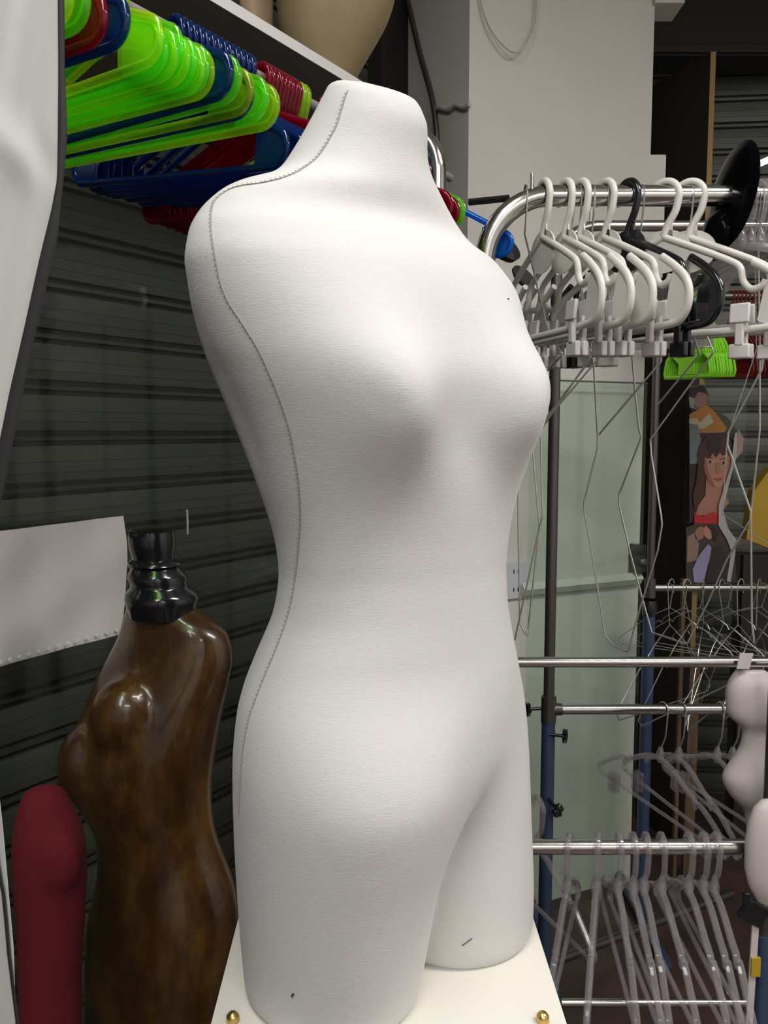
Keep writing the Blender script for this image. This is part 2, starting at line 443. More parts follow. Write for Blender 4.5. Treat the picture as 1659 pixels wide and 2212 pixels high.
# white box set on the wall edge
p1 = P(1389, 331, 2.74); p2 = P(1434, 600, 2.74)
o = MB().box(((p1.x + p2.x) / 2, 2.80, (p1.z + p2.z) / 2), (p2.x - p1.x, .10, p1.z - p2.z)).build('cable_box', M['wall'], None, False, .004)
tag(o, 'pale boxed cover fixed to the white column edge beside dark panel', 'cable box')
# cable on the side face, cord loop on white wall
o = MB().tube(spline([PS(868, -40, .012), PS(880, 0, .012), PS(906, 110, .012), PS(935, 220, .012), PS(945, 330, .012), PS(946, 520, .012)]), .008).build('conduit', M['dull'])
tag(o, 'dark thin conduit running diagonally down the grey column side', 'pipe')
o = MB().tube(spline([PF(1037, -30, .012), PF(1042, 15, .014), PF(1062, 65, .02), PF(1095, 104, .03), PF(1118, 112, .035), PF(1140, 92, .03), PF(1158, 45, .02), PF(1160, -30, .012)], 10), .0035).build('hanging_cable', M['white_dk'])
tag(o, 'thin grey cable looping down over the white wall', 'cable')
# green tinted glass sheet against the wall
a = PF(1148, 824, .05); b = PF(1399, 824, .05); z1 = PF(1270, 824, .05).z
root = empty('glass_sheet', ((a.x + b.x) / 2, (a.y + b.y) / 2, 0), label='green tinted glass sheet standing against the white wall', cat='glass sheet')
def loc(root, mb):
    l = Vector(root.location); mb.v = [tuple(Vector(v) - l) for v in mb.v]; return mb
q = [Vector((a.x, a.y, .0)), Vector((b.x, b.y, .0)), Vector((b.x, b.y, z1)), Vector((a.x, a.y, z1))]
loc(root, MB().prism(q, -FN * .006)).build('pane', M['greenglass'], root, False)
loc(root, MB().tube([q[3], q[2]], .003, n=6)).build('pane_edge', M['glassedge'], root)
# outlet
c = PF(1112, 1253, .006); root = empty('power_outlet', c, rz=math.atan2(FD.y, FD.x), label='white twin socket power outlet on wall behind dress form waist', cat='power outlet')
fp = MB().box((0, 0, 0), (.075, .012, .115)).build('face_plate', M['outlet'], root, False, .004)
for dz in (.028, -.028):
    s_ = MB()
    for dx in (-.008, .008): s_.box((dx, -.0065, dz), (.003, .002, .012))
    s_.build('socket', M['dark'], fp, False)
# latch box
c = PF(1377, 1206, .022); root = empty('door_lock', c, rz=math.atan2(FD.y, FD.x), label='black boxed lock with round cylinder at the white wall edge', cat='lock')
MB().box((0, 0, 0), (.038, .04, .095)).build('case', M['black'], root, False, .004)
MB().lathe([(.014, 0), (.014, .012), (.008, .016)], (0, -.02, -.01), (0, -1, 0)).build('cylinder', M['dull'], root)

# display glass before the left shutter
def wall_pt(s, off, z): q = W0 + WD * s + WN * off; return Vector((q.x, q.y, z))
q = [wall_pt(-2.6, .10, .3), wall_pt(.85, .10, .3), wall_pt(.85, .10, 2.05), wall_pt(-2.6, .10, 2.05)]
struct('window_1', MB().prism(q, WN * .006), M['glass'])
# small plastic tag on the glass
a, b = PW(404, 1101, .115), PW(405, 1154, .115)
o = MB().tube([a, (a + b) / 2 + WN * .001, b], .0022, n=6).build('price_tag_strip', M['white_pl'])
tag(o, 'thin white plastic strip stuck upright on the dark glass', 'plastic strip')

# =================================================================== PLINTH + DRESS FORM
KM = .90
ZT = EYE - .63 * KM
bl, br = PZ(455, 2212, ZT), PZ(1225, 2212, ZT); tl, tr = PZ(510, 2000, ZT), PZ(1150, 1975, ZT)
y0, y1 = .80 * KM, 1.22 * KM
def lx(y): return bl.x + (tl.x - bl.x) * (y - bl.y) / (tl.y - bl.y)
def rx(y): return br.x + (tr.x - br.x) * (y - br.y) / (tr.y - br.y)
xl = (lx(y0) + lx(y1)) / 2; xr = (rx(y0) + rx(y1)) / 2
print('PLINTH', lx(y0), lx(y1), rx(y0), rx(y1))
root = empty('display_plinth', ((xl + xr) / 2, (y0 + y1) / 2, 0), label='white laminate display plinth under the white dress form', cat='plinth')
w, d = xr - xl, y1 - y0
t_ = MB().prism([Vector((lx(y0), y0, ZT - .018)), Vector((rx(y0), y0, ZT - .018)), Vector((rx(y1), y1, ZT - .018)), Vector((lx(y1), y1, ZT - .018))], (0, 0, .018))
loc(root, t_).build('top_board', M['plinth'], root, False, .001)
for sx in (-1, 1): MB().box((sx * (w / 2 - .012), 0, (ZT - .018) / 2), (.018, d - .02, ZT - .018)).build('side_board', M['plinth'], root, False)
MB().box((0, -d / 2 + .02, (ZT - .018) / 2), (w - .03, .018, ZT - .018)).build('front_board', M['plinth'], root, False)
for px in (503, 1172):
    c = PZ(px, 2206, ZT); c -= Vector(root.location)
    MB().lathe([(.0055, -.002), (.0065, .002), (.006, .006), (.0035, .009), (0, .0098)], c).build('brass_screw', M['brass'], root)

Lw = interp([(150, 735), (185, 712), (195, 702), (212, 691), (245, 678), (280, 657), (320, 635), (355, 612), (372, 598), (385, 582), (391, 548), (398, 515), (412, 480), (430, 455), (455, 432), (470, 420), (500, 404), (540, 397), (590, 401), (650, 410), (730, 430), (790, 450), (850, 477), (905, 500), (955, 520), (1020, 545), (1090, 570), (1150, 590), (1200, 599), (1250, 601), (1300, 596), (1350, 580), (1400, 556), (1460, 532), (1520, 513), (1570, 507), (1620, 501), (1700, 501), (1800, 504), (1900, 509), (2000, 516), (2090, 524), (2150, 530), (2300, 545)])
Rw = interp([(150, 700), (188, 760), (200, 815), (215, 865), (235, 905), (250, 923), (265, 929), (300, 924), (340, 923), (370, 929), (400, 942), (430, 957), (480, 982), (510, 1000), (535, 1020), (560, 1060), (590, 1090), (615, 1108), (640, 1122), (680, 1132), (715, 1138), (760, 1162), (800, 1185), (830, 1191), (860, 1191), (900, 1182), (955, 1160), (1020, 1135), (1080, 1115), (1150, 1100), (1230, 1094), (1300, 1097), (1370, 1108), (1440, 1122), (1500, 1134), (1580, 1142), (1650, 1145), (1750, 1148), (1850, 1152), (1920, 1155), (1975, 1152), (2100, 1150)])
psi = math.radians(41)
tab = [  # z, a, bf, bb, off, tilt
    (-.52, .185, .120, .12, 0, 0), (-.45, .190, .125, .125, 0, 0), (-.36, .188, .125, .13, 0, 0), (-.27, .165, .117, .115, .0, 0),
    (-.20, .140, .105, .098, 0, 0), (-.155, .130, .098, .092, 0, 0), (-.08, .140, .102, .10, 0, 0), (0, .155, .108, .11, 0, 0),
    (.06, .162, .108, .115, 0, 0), (.12, .178, .105, .11, 0, 0), (.17, .188, .098, .10, 0, 0), (.205, .180, .088, .092, 0, 0), (.225, .158, .082, .085, 0, 0), (.242, .125, .076, .078, 0, 0),
    (.258, .100, .070, .072, .002, -.05), (.28, .080, .066, .068, .006, -.12), (.305, .070, .062, .064, .012, -.2), (.335, .066, .060, .060, .018, -.28), (.375, .064, .060, .058, .026, -.36)]
zs = list(np.arange(-.50, .10, .01)) + list(np.arange(.10, .20, .01)) + list(np.arange(.20, .275, .004)) + list(np.arange(.275, .362, .008))
bumps = [(s * .088, .015, .058, .062, .085, .060) for s in (-1, 1)]
torso = loft_k(tab, zs, Lw, Rw, (.02, .98), psi, bumps, n=96, ex=2.15)
print('TORSO extents', [tuple(np.round(torso[k].mean(axis=0), 3)) for k in (0, 20, 40, 60)])
legtab = [(-.7, .093, .10, .10, 0, 0), (-.45, .098, .108, .108, 0, 0), (-.3, .10, .11, .11, 0, 0)]
zl = list(np.arange(-.618, -.22, .02))
u2 = np.array((-math.cos(psi), -math.sin(psi)))
hip = np.array((.015, .985))
Rn = interp([(1500, 1040), (1700, 1010), (1790, 988), (1840, 968), (1900, 950), (1970, 936), (2040, 925), (2120, 909), (2190, 890), (2230, 876), (2300, 860)])
Lf = interp([(1500, 790), (1900, 792), (2000, 800), (2100, 805), (2300, 830)])
near = loft_k(legtab, zl, Lw, Rn, hip + u2 * .098, psi, n=64)
far = loft_k(legtab, zl, Lf, Rw, hip - u2 * .098, psi, n=64)
def ray_poly(c, d, poly):
    """furthest distance from c along d to the closed polygon, 0 when missed"""
    a = poly - c; b = np.roll(a, -1, axis=0); e = b - a
    den = d[0] * e[:, 1] - d[1] * e[:, 0]; den = np.where(abs(den) < 1e-12, 1e-12, den)
    t = (a[:, 0] * e[:, 1] - a[:, 1] * e[:, 0]) / den; q = (a[:, 0] * d[1] - a[:, 1] * d[0]) / den
    ok = (q >= 0) & (q <= 1) & (t > 0)
    return t[ok].max() if ok.any() else 0.0
def hull(pts):
    pts = sorted(map(tuple, pts)); lo = []
    def half(ps):
        h = []
        for p in ps:
            while len(h) > 1 and (h[-1][0] - h[-2][0]) * (p[1] - h[-2][1]) - (h[-1][1] - h[-2][1]) * (p[0] - h[-2][0]) <= 0: h.pop()
            h.append(p)
        return h[:-1]
    return np.array(half(pts) + half(pts[::-1]))
def merge(k):
    out = []; zl_ = np.array([r[:, 2].mean() for r in near])
    sst = lambda z, a, b: (lambda t: t * t * (3 - 2 * t))(min(1, max(0, (z - a) / (b - a))))
    for ring in torso:
        z = ring[:, 2].mean(); zr = (z - EYE) / KM
        if zr > -.24: out.append(ring); continue
        def at(rs):
            i = int(np.clip(np.searchsorted(zl_, z) - 1, 0, len(rs) - 2)); t = np.clip((z - zl_[i]) / (zl_[i + 1] - zl_[i]), 0, 1)
            return (rs[i] * (1 - t) + rs[i + 1] * t)[:, :2]
        A, B = at(near), at(far); c = (A.mean(axis=0) + B.mean(axis=0)) / 2; H_ = hull(np.vstack([A, B]))
        t1 = sst(-zr, .25, .40); t2 = sst(-zr, .36, .50); q = ring.copy()
        for i, ph_ in enumerate(np.linspace(0, 2 * np.pi, len(ring), endpoint=False)):
            d = -(math.cos(ph_) * np.array((math.cos(psi), math.sin(psi)))) + math.sin(ph_) * np.array((math.sin(psi), -math.cos(psi)))
            r0 = ray_poly(c, d, ring[:, :2]); rh = ray_poly(c, d, H_); ru = max(ray_poly(c, d, A), ray_poly(c, d, B), .035)
            rr_ = (r0 * (1 - t1) + rh * t1) * (1 - t2) + ru * t2
            q[i, :2] = c + d * rr_
        out.append(q)
    return out
torso = merge(0)
near = [r for r in near if r[:, 2].mean() - EYE < -.43 * KM]; far = [r for r in far if r[:, 2].mean() - EYE < -.43 * KM]
hip = hip * KM
root = empty('dress_form', (hip[0], hip[1], ZT), label='large white jersey covered female dress form torso on white plinth', cat='mannequin')
tb = body('torso', [capped(torso, .011, .012), capped(near, .02, .016), capped(far, .02, .016)], M['jersey'], None, .006, 7)
import numpy as _n
co = np.empty(len(tb.data.vertices) * 3); tb.data.vertices.foreach_get('co', co); co = co.reshape(-1, 3)
tree = BVHTree.FromPolygons([Vector(c) for c in co], [tuple(p.vertices) for p in tb.data.polygons])
def hit(px, py, lift=.0006):
    o = Vector((0, 0, EYE)); d = ray(px, py).normalized()
    h = tree.ray_cast(o, d)
    return (h[0] + h[1] * lift, h[1]) if h[0] is not None else (None, None)
def on_body(pts):
    out = []
    for p in pts:
        h, n = hit(p[0], p[1])
        if h is not None: out.append((h, n))
    return out
seam_px = [(752, 196), (745, 215), (736, 245), (728, 270), (718, 290), (702, 318), (684, 342), (662, 360), (640, 373), (615, 383), (590, 390), (560, 396), (530, 400), (505, 406), (485, 416), (470, 428), (462, 440), (458, 458), (457, 485), (459, 510), (463, 540), (468, 570), (474, 600), (484, 632), (498, 660), (515, 685), (532, 712), (550, 740), (567, 772), (583, 808), (600, 848), (615, 890), (628, 935), (638, 985), (645, 1030), (649, 1075), (650, 1120), (647, 1170), (643, 1215), (637, 1260), (628, 1310), (613, 1360), (596, 1405), (577, 1450), (557, 1500), (541, 1545), (531, 1590), (524, 1640), (520, 1700), (517, 1760)]
hp = [h for h, n in on_body([(v.x, v.y) for v in spline([(a, b, 0) for a, b in seam_px], 10)])]
# the stitches: a fine line with short cross stitches
seam = MB(); seam.tube(hp, .00045, n=5)
L_ = 0; last = hp[0]; flip = 1
for a, b in zip(hp, hp[1:]):
    seg = (b - a); k = seg.length
    if k > .03: continue
    L_ += k
    if L_ > .0038:
        L_ = 0
        h = tree.find_nearest(a); nn = h[1]; side = seg.normalized().cross(nn)
        c0 = a + nn * .0004
        seam.tube([c0 - side * .0002, c0 + side * .0024 + seg.normalized() * .0012 ], .00032, n=4)
loc(root, seam).build('seam_stitching', M['thread'], root, label='grey brown zigzag stitching')
def mark(pts, r):
    h = [q for q, n in on_body(pts)]
    if len(h) > 1: loc(root, MB().tube(h, r, n=5)).build('loose_thread', M['blackmat'], root, label='short dark loose thread')
mark([(998, 2042), (1004, 2038), (1012, 2032), (1020, 2027)], .0004)
mark([(631, 2152), (633, 2148), (635, 2146)], .0009)
mark([(1096, 645), (1098, 647)], .0006)
tb.data.transform(Matrix.Translation(-Vector(root.location))); tb.parent = root

# =================================================================== OTHER TORSOS
# brown lacquered torso
Lb = interp([(1320, 271), (1393, 250), (1430, 228), (1461, 208), (1503, 190), (1555, 172), (1591, 151), (1648, 133), (1716, 141), (1768, 188), (1815, 208), (1893, 211), (1945, 198), (2023, 182), (2212, 180), (2300, 182)])
Rb = interp([(1315, 424), (1323, 453), (1346, 490), (1393, 505), (1456, 500), (1529, 484), (1607, 469), (1685, 458), (1789, 463), (1862, 490), (1919, 513), (2000, 520), (2154, 500), (2300, 480)])
btab = [(-1.05, .14, .10, .10, 0, 0), (-.8, .15, .11, .11, 0, 0), (-.6, .11, .085, .085, 0, 0), (-.45, .13, .10, .10, 0, 0), (-.36, .16, .09, .09, 0, 0), (-.30, .13, .075, .075, 0, 0), (-.26, .07, .06, .06, 0, 0)]
zsb = list(np.arange(-1.0, -.275, .015))
br_ = loft(btab, zsb, Lb, Rb, (-.33, 1.34), math.radians(-25), (), n=64)
tb2 = []
c = P(266, 1545, 1.272); tb2.append(sphere_rings(c, (.052, .046, .058)))
c = P(176, 1650, 1.30); tb2.append(sphere_rings(c, (.036, .045, .062)))
root = empty('papier_mache_torso', (-.33, 1.34, 0), label='glossy brown lacquered female torso with black turned neck finial, before the shutter', cat='mannequin')
bt = body('torso', [capped(br_, .01, .02)] + tb2, M['brown'], None, .007, 16)
bt.data.transform(Matrix.Translation(-Vector(root.location))); bt.parent = root
top = P(352, 1318, 1.33)
prof_px = [(1330, 70), (1300, 78), (1292, 80), (1278, 76), (1268, 62), (1258, 60), (1248, 64), (1238, 60), (1226, 52), (1219, 58), (1213, 56), (1207, 44), (1196, 46), (1180, 49), (1160, 50), (1147, 48), (1141, 38), (1139, 0)]
pr = [(r * 1.33 / F, (1318 - y) * 1.33 / F) for y, r in prof_px]
cx_shift = P(335, 1318, 1.33)
f_ = MB()
n = 40; vs = []; prof_c = [(352, 1330), (350, 1300), (350, 1292), (348, 1278), (345, 1268), (343, 1258), (341, 1248), (338, 1238), (336, 1226), (335, 1219), (333, 1213), (331, 1207), (330, 1196), (329, 1180), (328, 1160), (328, 1147), (328, 1141), (328, 1139)]
rr = [[(P(cxp, y, 1.33) + Vector((math.cos(2 * math.pi * j / n), math.sin(2 * math.pi * j / n), 0)) * max(r_[0], 1e-4)) for j in range(n)] for (cxp, y), r_ in zip(prof_c, pr)]
f_.rings(rr); loc(root, f_).build('neck_finial', M['black'], root, label='glossy black turned finial')
MB().lathe([(.014, .02), (.014, .56)]).build('pole', M['dull'], root)
MB().lathe([(.15, 0), (.15, .012), (.03, .024)]).build('base', M['dull'], root)
# crimson torso
Lr = interp([(1680, 85), (1690, 68), (1705, 50), (1740, 36), (1800, 22), (1900, 22), (2000, 33), (2212, 38), (2300, 38)])
Rr = interp([(1680, 110), (1688, 128), (1705, 145), (1740, 163), (1800, 187), (1850, 191), (1950, 188), (2100, 178), (2212, 180), (2300, 182)])
rtab = [(-1.05, .08, .07, .07, 0, 0), (-.7, .08, .07, .07, 0, 0), (-.5, .06, .05, .05, 0, 0)]
rtop = (P(100, 1690, 1.08).z - EYE)
rz_ = list(np.arange(-.90, rtop - .002, .012))
rr_ = loft(rtab, rz_, Lr, Rr, (-.42, 1.08), math.radians(30), (), n=48)
root = empty('fabric_torso', (-.42, 1.08, 0), label='small crimson fabric covered torso left of the brown torso', cat='mannequin')
o = body('torso', [capped(rr_, .006, .02), sphere_rings(P(128, 1860, 1.060), (.030, .026, .045))], M['red_cloth'], None, .006, 20)
o.data.transform(Matrix.Translation(-Vector(root.location))); o.parent = root
MB().lathe([(.012, .01), (.012, .56)]).build('pole', M['dull'], root)
MB().lathe([(.12, 0), (.12, .012), (.02, .02)]).build('base', M['dull'], root)
# beige mannequins on the shelf
SHZ = 2.12
def beige(name, Lp, Rp, D, m, label, z1=.5):
    d0 = SHZ + .017
    zz = list(np.arange(d0 - EYE, d0 - EYE + z1, .02))
    t = [(0, .08, .06, .07, 0, 0), (1.5, .08, .06, .07, 0, 0)]
    r = loft(t, zz, interp(Lp), interp(Rp), ((sum(p[1] for p in Lp) / len(Lp) + sum(p[1] for p in Rp) / len(Rp)) / 2 * D / F - CX * D / F, D), .5, (), n=48)
    o = body(name, [capped(r, .02, .005)], m, None, .008, 5)
    tag(o, label, 'mannequin'); return o
beige('hip_form', [(-200, 592), (-60, 588), (0, 597), (60, 600), (120, 615), (200, 640)], [(-200, 860), (-60, 862), (0, 855), (20, 850), (60, 833), (90, 815), (130, 792), (170, 768), (200, 755)], 1.72, M['beige'], 'golden beige mannequin hips standing on the white shelf')
beige('leg_form', [(-200, 500), (0, 515), (100, 530)], [(-200, 590), (0, 592), (60, 590), (100, 588)], 1.86, M['beige2'], 'pale tan mannequin leg behind the golden hips on shelf')

# white shelf
e1 = PZ(763, 186, SHZ)
def sh(s, o_, z): q = e1 + WD * s - WN * o_; return Vector((q.x, q.y, z))
root = empty('wall_shelf', sh(-.5, .15, SHZ), label='long white board shelf high along the shutter', cat='shelf')
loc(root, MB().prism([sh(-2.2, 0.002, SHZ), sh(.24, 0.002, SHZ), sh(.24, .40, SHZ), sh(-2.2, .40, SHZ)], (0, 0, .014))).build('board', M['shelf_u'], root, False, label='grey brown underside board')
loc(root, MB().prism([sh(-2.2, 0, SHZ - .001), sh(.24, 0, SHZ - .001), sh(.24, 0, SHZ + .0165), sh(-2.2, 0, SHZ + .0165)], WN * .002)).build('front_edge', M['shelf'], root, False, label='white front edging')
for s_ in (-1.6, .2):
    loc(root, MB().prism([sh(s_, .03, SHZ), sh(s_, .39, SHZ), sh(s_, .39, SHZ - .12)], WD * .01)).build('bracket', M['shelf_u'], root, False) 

# left white vinyl cover with black binding
outer = interp([(-60, 137), (0, 138), (150, 139), (250, 143), (300, 144), (350, 140), (390, 136), (450, 130), (517, 122), (580, 108), (639, 95), (700, 80), (752, 68), (865, 45), (955, 27), (1068, 4), (1180, -22)])
inner = interp([(-60, 124), (0, 126), (150, 127), (300, 126), (390, 124), (449, 113), (571, 84), (707, 54), (842, 23), (955, 0), (1068, -26), (1180, -52)])
DV = .58
root = empty('garment_cover', P(-60, 300, DV), label='white vinyl garment cover with black bound edge hanging at far left', cat='garment cover')
rows = [-60 + 1240 * i / 60 for i in range(61)]
gr = []
for y in rows:
    e = inner(y); row = []
    for j in range(25):
        x = -260 + (e + 260) * j / 24
        fold = .004 * math.sin(x * .045 + y * .008) + .007 * math.exp(-((x - 40) / 45) ** 2 - ((y - 300 - x * .8) / 60) ** 2) - .009 * math.exp(-((x - 95 - (y - 330) * .3) / 16) ** 2 - ((y - 360) / 60) ** 2)
        row.append(P(x, y, DV) + Vector((0, -fold * (1 - (j / 24) ** 6) - .0, 0)))
    gr.append(row)
loc(root, MB().grid(gr, (0, .0012, 0))).build('panel', M['vinyl'], root)
bnd = [P((inner(y) + outer(y)) / 2, y, DV - .001) for y in rows]
mb = MB(); rings_ = []
for y, c in zip(rows, bnd):
    w_ = (outer(y) - inner(y)) / 2 * DV / F * 1.12
    rings_.append([c + Vector((w_ * math.cos(a), .0022 * math.sin(a), 0)) for a in np.linspace(0, 2 * math.pi, 10, endpoint=False)])
mb.rings(rings_); loc(root, mb).build('binding', M['blackmat'], root, label='black fabric binding')
MB().tube([(0, 0, .15), (0, 0, .5), (.02, 0, .54), (0, 0, .57)], .003).build('hook', M['wire'], root)
# lower-left white cloth with a dark line
eo = interp([(1560, -10), (1690, 0), (1790, 11), (1950, 25), (2050, 34), (2150, 36), (2300, 38)])
root = empty('garment_cover', P(-60, 1900, .62), label='white cloth with wavy black trim line in the lower left corner', cat='garment cover')
gr = [[P(-200 + (eo(y) + 200) * j / 10, y, .62) + Vector((0, .004 * math.sin(j * 1.1), 0)) for j in range(11)] for y in [1560 + 740 * i / 40 for i in range(41)]]
loc(root, MB().grid(gr, (0, .001, 0))).build('panel', M['vinyl'], root)
ln = interp([(1700, -30), (1895, 0), (1930, 7), (1990, 13), (2060, 19), (2100, 24), (2150, 30), (2212, 38), (2300, 44)])
loc(root, MB().tube([P(ln(y), y, .6145) for y in range(1840, 2260, 10)], .0014, .0006, nrm=(0, 1, 0), n=6)).build('trim_line', M['blackmat'], root, label='black wavy trim')
# white fabric sheet hanging on the glass
root = empty('fabric_sheet', PW(140, 1280, .16), label='wrinkled white fabric panel with stitched hem hung on dark glass', cat='fabric sheet')
gr = []
for i in range(25):
    t = i / 24; row = []
    for j in range(31):
        s_ = j / 30; x = -160 + (267 + 8 * math.sin(t * 2.6) - (14 * t ** 4) + 160) * s_
        yt = 1147 - .122 * x; yb = 1440 - .272 * x
        fold = .0015 * math.sin(x * .05 + t * 3) + .002 * math.sin(t * 9 + x * .02)
        q_ = PW(x, yt + (yb - yt) * t, .15) + WN * fold; row.append(q_)
    gr.append(row)
loc(root, MB().grid(gr, -WN * .001)).build('panel', M['sheet'], root)
hem = MB()
for j in range(14):
    x = -20 + 21 * j; hem.lathe([(.0042, 0), (.0036, .0012), (0, .0016)], PW(x, 1440 - .272 * x - 9, .157), WN, 12)
loc(root, hem).build('hem_stitches', M['white_pl'], root)

# =================================================================== RACKS
RY1 = 1.40
def railz(py, D): return P(1300, py, D).z
# near rack
z_r = railz(423, RY1)
root = empty('clothes_rack', (P(1028, 900, RY1).x, RY1, 0), label='nearest chrome clothes rack carrying white clip hangers', cat='clothes rack')
xs = P(1046, 700, RY1).x; rc = .105
path = [Vector((xs, RY1, .03)), Vector((xs, RY1, 1.0)), Vector((xs, RY1, z_r - rc))] + [Vector((xs + rc - rc * math.cos(a), RY1, z_r - rc + rc * math.sin(a))) for a in np.linspace(0.1, math.pi / 2, 14)] + [Vector((.9, RY1, z_r)), Vector((1.5, RY1, z_r))]
loc(root, MB().tube(path, .0165, n=16)).build('top_rail', M['chrome'], root)
pp = P(1149, 400, RY1)
loc(root, MB().tube([pp + Vector((0, 0, -.01)), pp + Vector((0, 0, .018))], .0028).tube([pp + Vector((0, 0, -.012)), pp + Vector((0, 0, -.006))], .005)).build('end_pin', M['chrome'], root)
loc(root, MB().tube([Vector((xs, RY1 - .25, .03)), Vector((xs, RY1 + .25, .03))], .0145)).build('foot', M['chrome'], root)
xe = 1.5
loc(root, MB().tube([Vector((xe, RY1, z_r)), Vector((xe, RY1, .03))], .0145, n=12)).build('post', M['chrome'], root)
# low rack (rails at waist and knee height)
LY = 1.46
xp = P(1664, 1700, LY).x
root = empty('clothes_rack', (xp, LY, 0), label='low steel rack with two rails holding the clear hangers', cat='clothes rack')
za, zb2 = P(1400, 1430, LY + .06).z, P(1400, 1829, LY).z
xs2 = P(1046, 1500, LY).x
loc(root, MB().tube([Vector((xs2, LY + .06, za)), Vector((xp + .3, LY + .06, za))], .0098, n=16)).build('upper_rail', M['chrome'], root)
b0 = P(1060, 1838, LY); b1 = P(1642, 1820, LY)
loc(root, MB().tube([Vector((b0.x, LY, zb2)), Vector((xp, LY, zb2))], .0135, n=16)).build('lower_rail', M['chrome'], root)
loc(root, MB().tube([Vector((xp, LY, .45)), Vector((xp, LY, za + .02))], .011, n=14)).build('post', M['dull'], root)
loc(root, MB().tube([Vector((xp, LY, .02)), Vector((xp, LY, .60))], .016, n=14)).build('lower_post', M['blue_paint'], root, label='blue grey lower tube')
loc(root, MB().tube([Vector((xs2, LY, .02)), Vector((xs2, LY + .03, za + .01))], .012, n=12)).build('post', M['dull'], root)
for x_ in (xp, xs2): loc(root, MB().tube([Vector((x_, LY - .25, .02)), Vector((x_, LY + .25, .02))], .014)).build('foot', M['blue_paint'], root)
# middle rack with crossbar
MY = 1.9
xm = P(1193, 1106, MY).x
zt, zc_ = railz(488, MY), railz(1532, MY)
root = empty('clothes_rack', (xm, MY, 0), label='middle steel rack with blue lower post and crossbar clamp', cat='clothes rack')
rc = .085
loc(root, MB().tube([Vector((xm, MY, zc_ - .02)), Vector((xm, MY, zt - rc - .02))], .0122, n=14)).build('post', M['dull'], root, label='dull grey post')
path = [Vector((xm, MY, zt - rc - .02)), Vector((xm, MY, zt - rc))] + [Vector((xm + rc - rc * math.cos(a), MY, zt - rc + rc * math.sin(a))) for a in np.linspace(.1, math.pi / 2, 12)] + [Vector((1.9, MY, zt))]
loc(root, MB().tube(path, .0118, n=14)).build('upper_frame', M['chrome'], root)
pp = Vector((P(1276, 470, MY).x, MY, zt)); loc(root, MB().tube([pp, pp + Vector((0, 0, .03))], .0025)).build('end_pin', M['chrome'], root)
loc(root, MB().tube([Vector((xm, MY, .03)), Vector((xm, MY, zc_ - .03))], .0155, n=14)).build('lower_post', M['blue_paint'], root, label='blue painted lower tube')
loc(root, MB().tube([Vector((xm + .01, MY, zc_)), Vector((1.35, MY, zc_ - .0))], .0118, n=14)).build('crossbar', M['chrome'], root)
loc(root, MB().lathe([(.017, -.03), (.017, .03)], (xm, MY, zc_)).lathe([(.015, 0), (.0135, .03)], (xm, MY, zc_), (1, 0, 0))).build('clamp', M['dull'], root)
def knob(root, c, d):
    d = Vector(d).normalized(); k = MB().tube([Vector(c), Vector(c) + d * .035], .004)
    e = Vector(c) + d * .035; s_ = d.cross(Vector((0, 0, 1))).normalized()
    for a in (0, 60, 120):
        w_ = s_ * math.cos(math.radians(a)) + Vector((0, 0, 1)) * math.sin(math.radians(a)); k.tube([e - w_ * .016, e, e + w_ * .016], .006, n=8, taper=[.8, 1.2, .8])
    loc(root, k).build('knob', M['black'], root)
knob(root, (xm - .015, MY, zc_ + .002), (-1, -.2, 0))
knob(root, (xm, MY - .012, zc_ - .055), (1, -.3, 0))
knob(root, (xm, MY - .012, zc_ - .205), (.6, -.8, -.6))
zz = P(1290, 2135, MY).z
loc(root, MB().tube([Vector((xm, MY - .05, zz)), Vector((1.4, MY - .05, zz))], .010)).build('bottom_rail', M['chrome'], root)
loc(root, MB().tube([Vector((xm, MY + .35, zz + .1)), Vector((xm + .02, MY, zz + .05)), Vector((xm, MY - .35, .02))], .014)).build('foot', M['blue_paint'], root)
loc(root, MB().tube([Vector((1.38, MY, zt)), Vector((1.38, MY, .03))], .013)).build('post', M['chrome'], root)
loc(root, MB().tube([Vector((xm + .02, MY + .02, zz + .05)), Vector((1.0, MY + .45, zz - .02))], .011)).build('brace', M['dull'], root)
# far rack
FY = 2.5
xf = P(1409, 1106, FY).x
zt2, zc2 = railz(640, FY), railz(1270, FY)
root = empty('clothes_rack', (xf, FY, 0), label='far rack with blue post behind the wire hangers', cat='clothes rack')
loc(root, MB().tube([Vector((xf, FY, zc2 - .02)), Vector((xf, FY, zt2 - .06)), Vector((xf + .02, FY, zt2 - .015)), Vector((xf + .06, FY, zt2)), Vector((2.2, FY, zt2))], .0115, n=12)).build('upper_frame', M['dull'], root)
loc(root, MB().tube([Vector((xf, FY, .02)), Vector((xf, FY, zc2 - .06))], .0185, n=12)).build('lower_post', M['blue_paint'], root, label='blue painted lower tube')
loc(root, MB().tube([Vector((xf, FY, zc2)), Vector((1.75, FY, zc2))], .0105, n=12)).build('crossbar', M['chrome'], root)
loc(root, MB().lathe([(.017, -.028), (.017, .028)], (xf, FY, zc2))).build('clamp', M['dull'], root)
loc(root, MB().lathe([(.020, -.028), (.022, .0), (.018, .018)], (xf, FY, zc2 - .055))).build('collar', M['black'], root)
loc(root, MB().tube([Vector((1.75, FY, zt2)), Vector((1.75, FY, .02))], .012)).build('post', M['dull'], root)
loc(root, MB().tube([Vector((xf, FY - .25, .02)), Vector((xf, FY + .25, .02))], .016)).build('foot', M['blue_paint'], root)
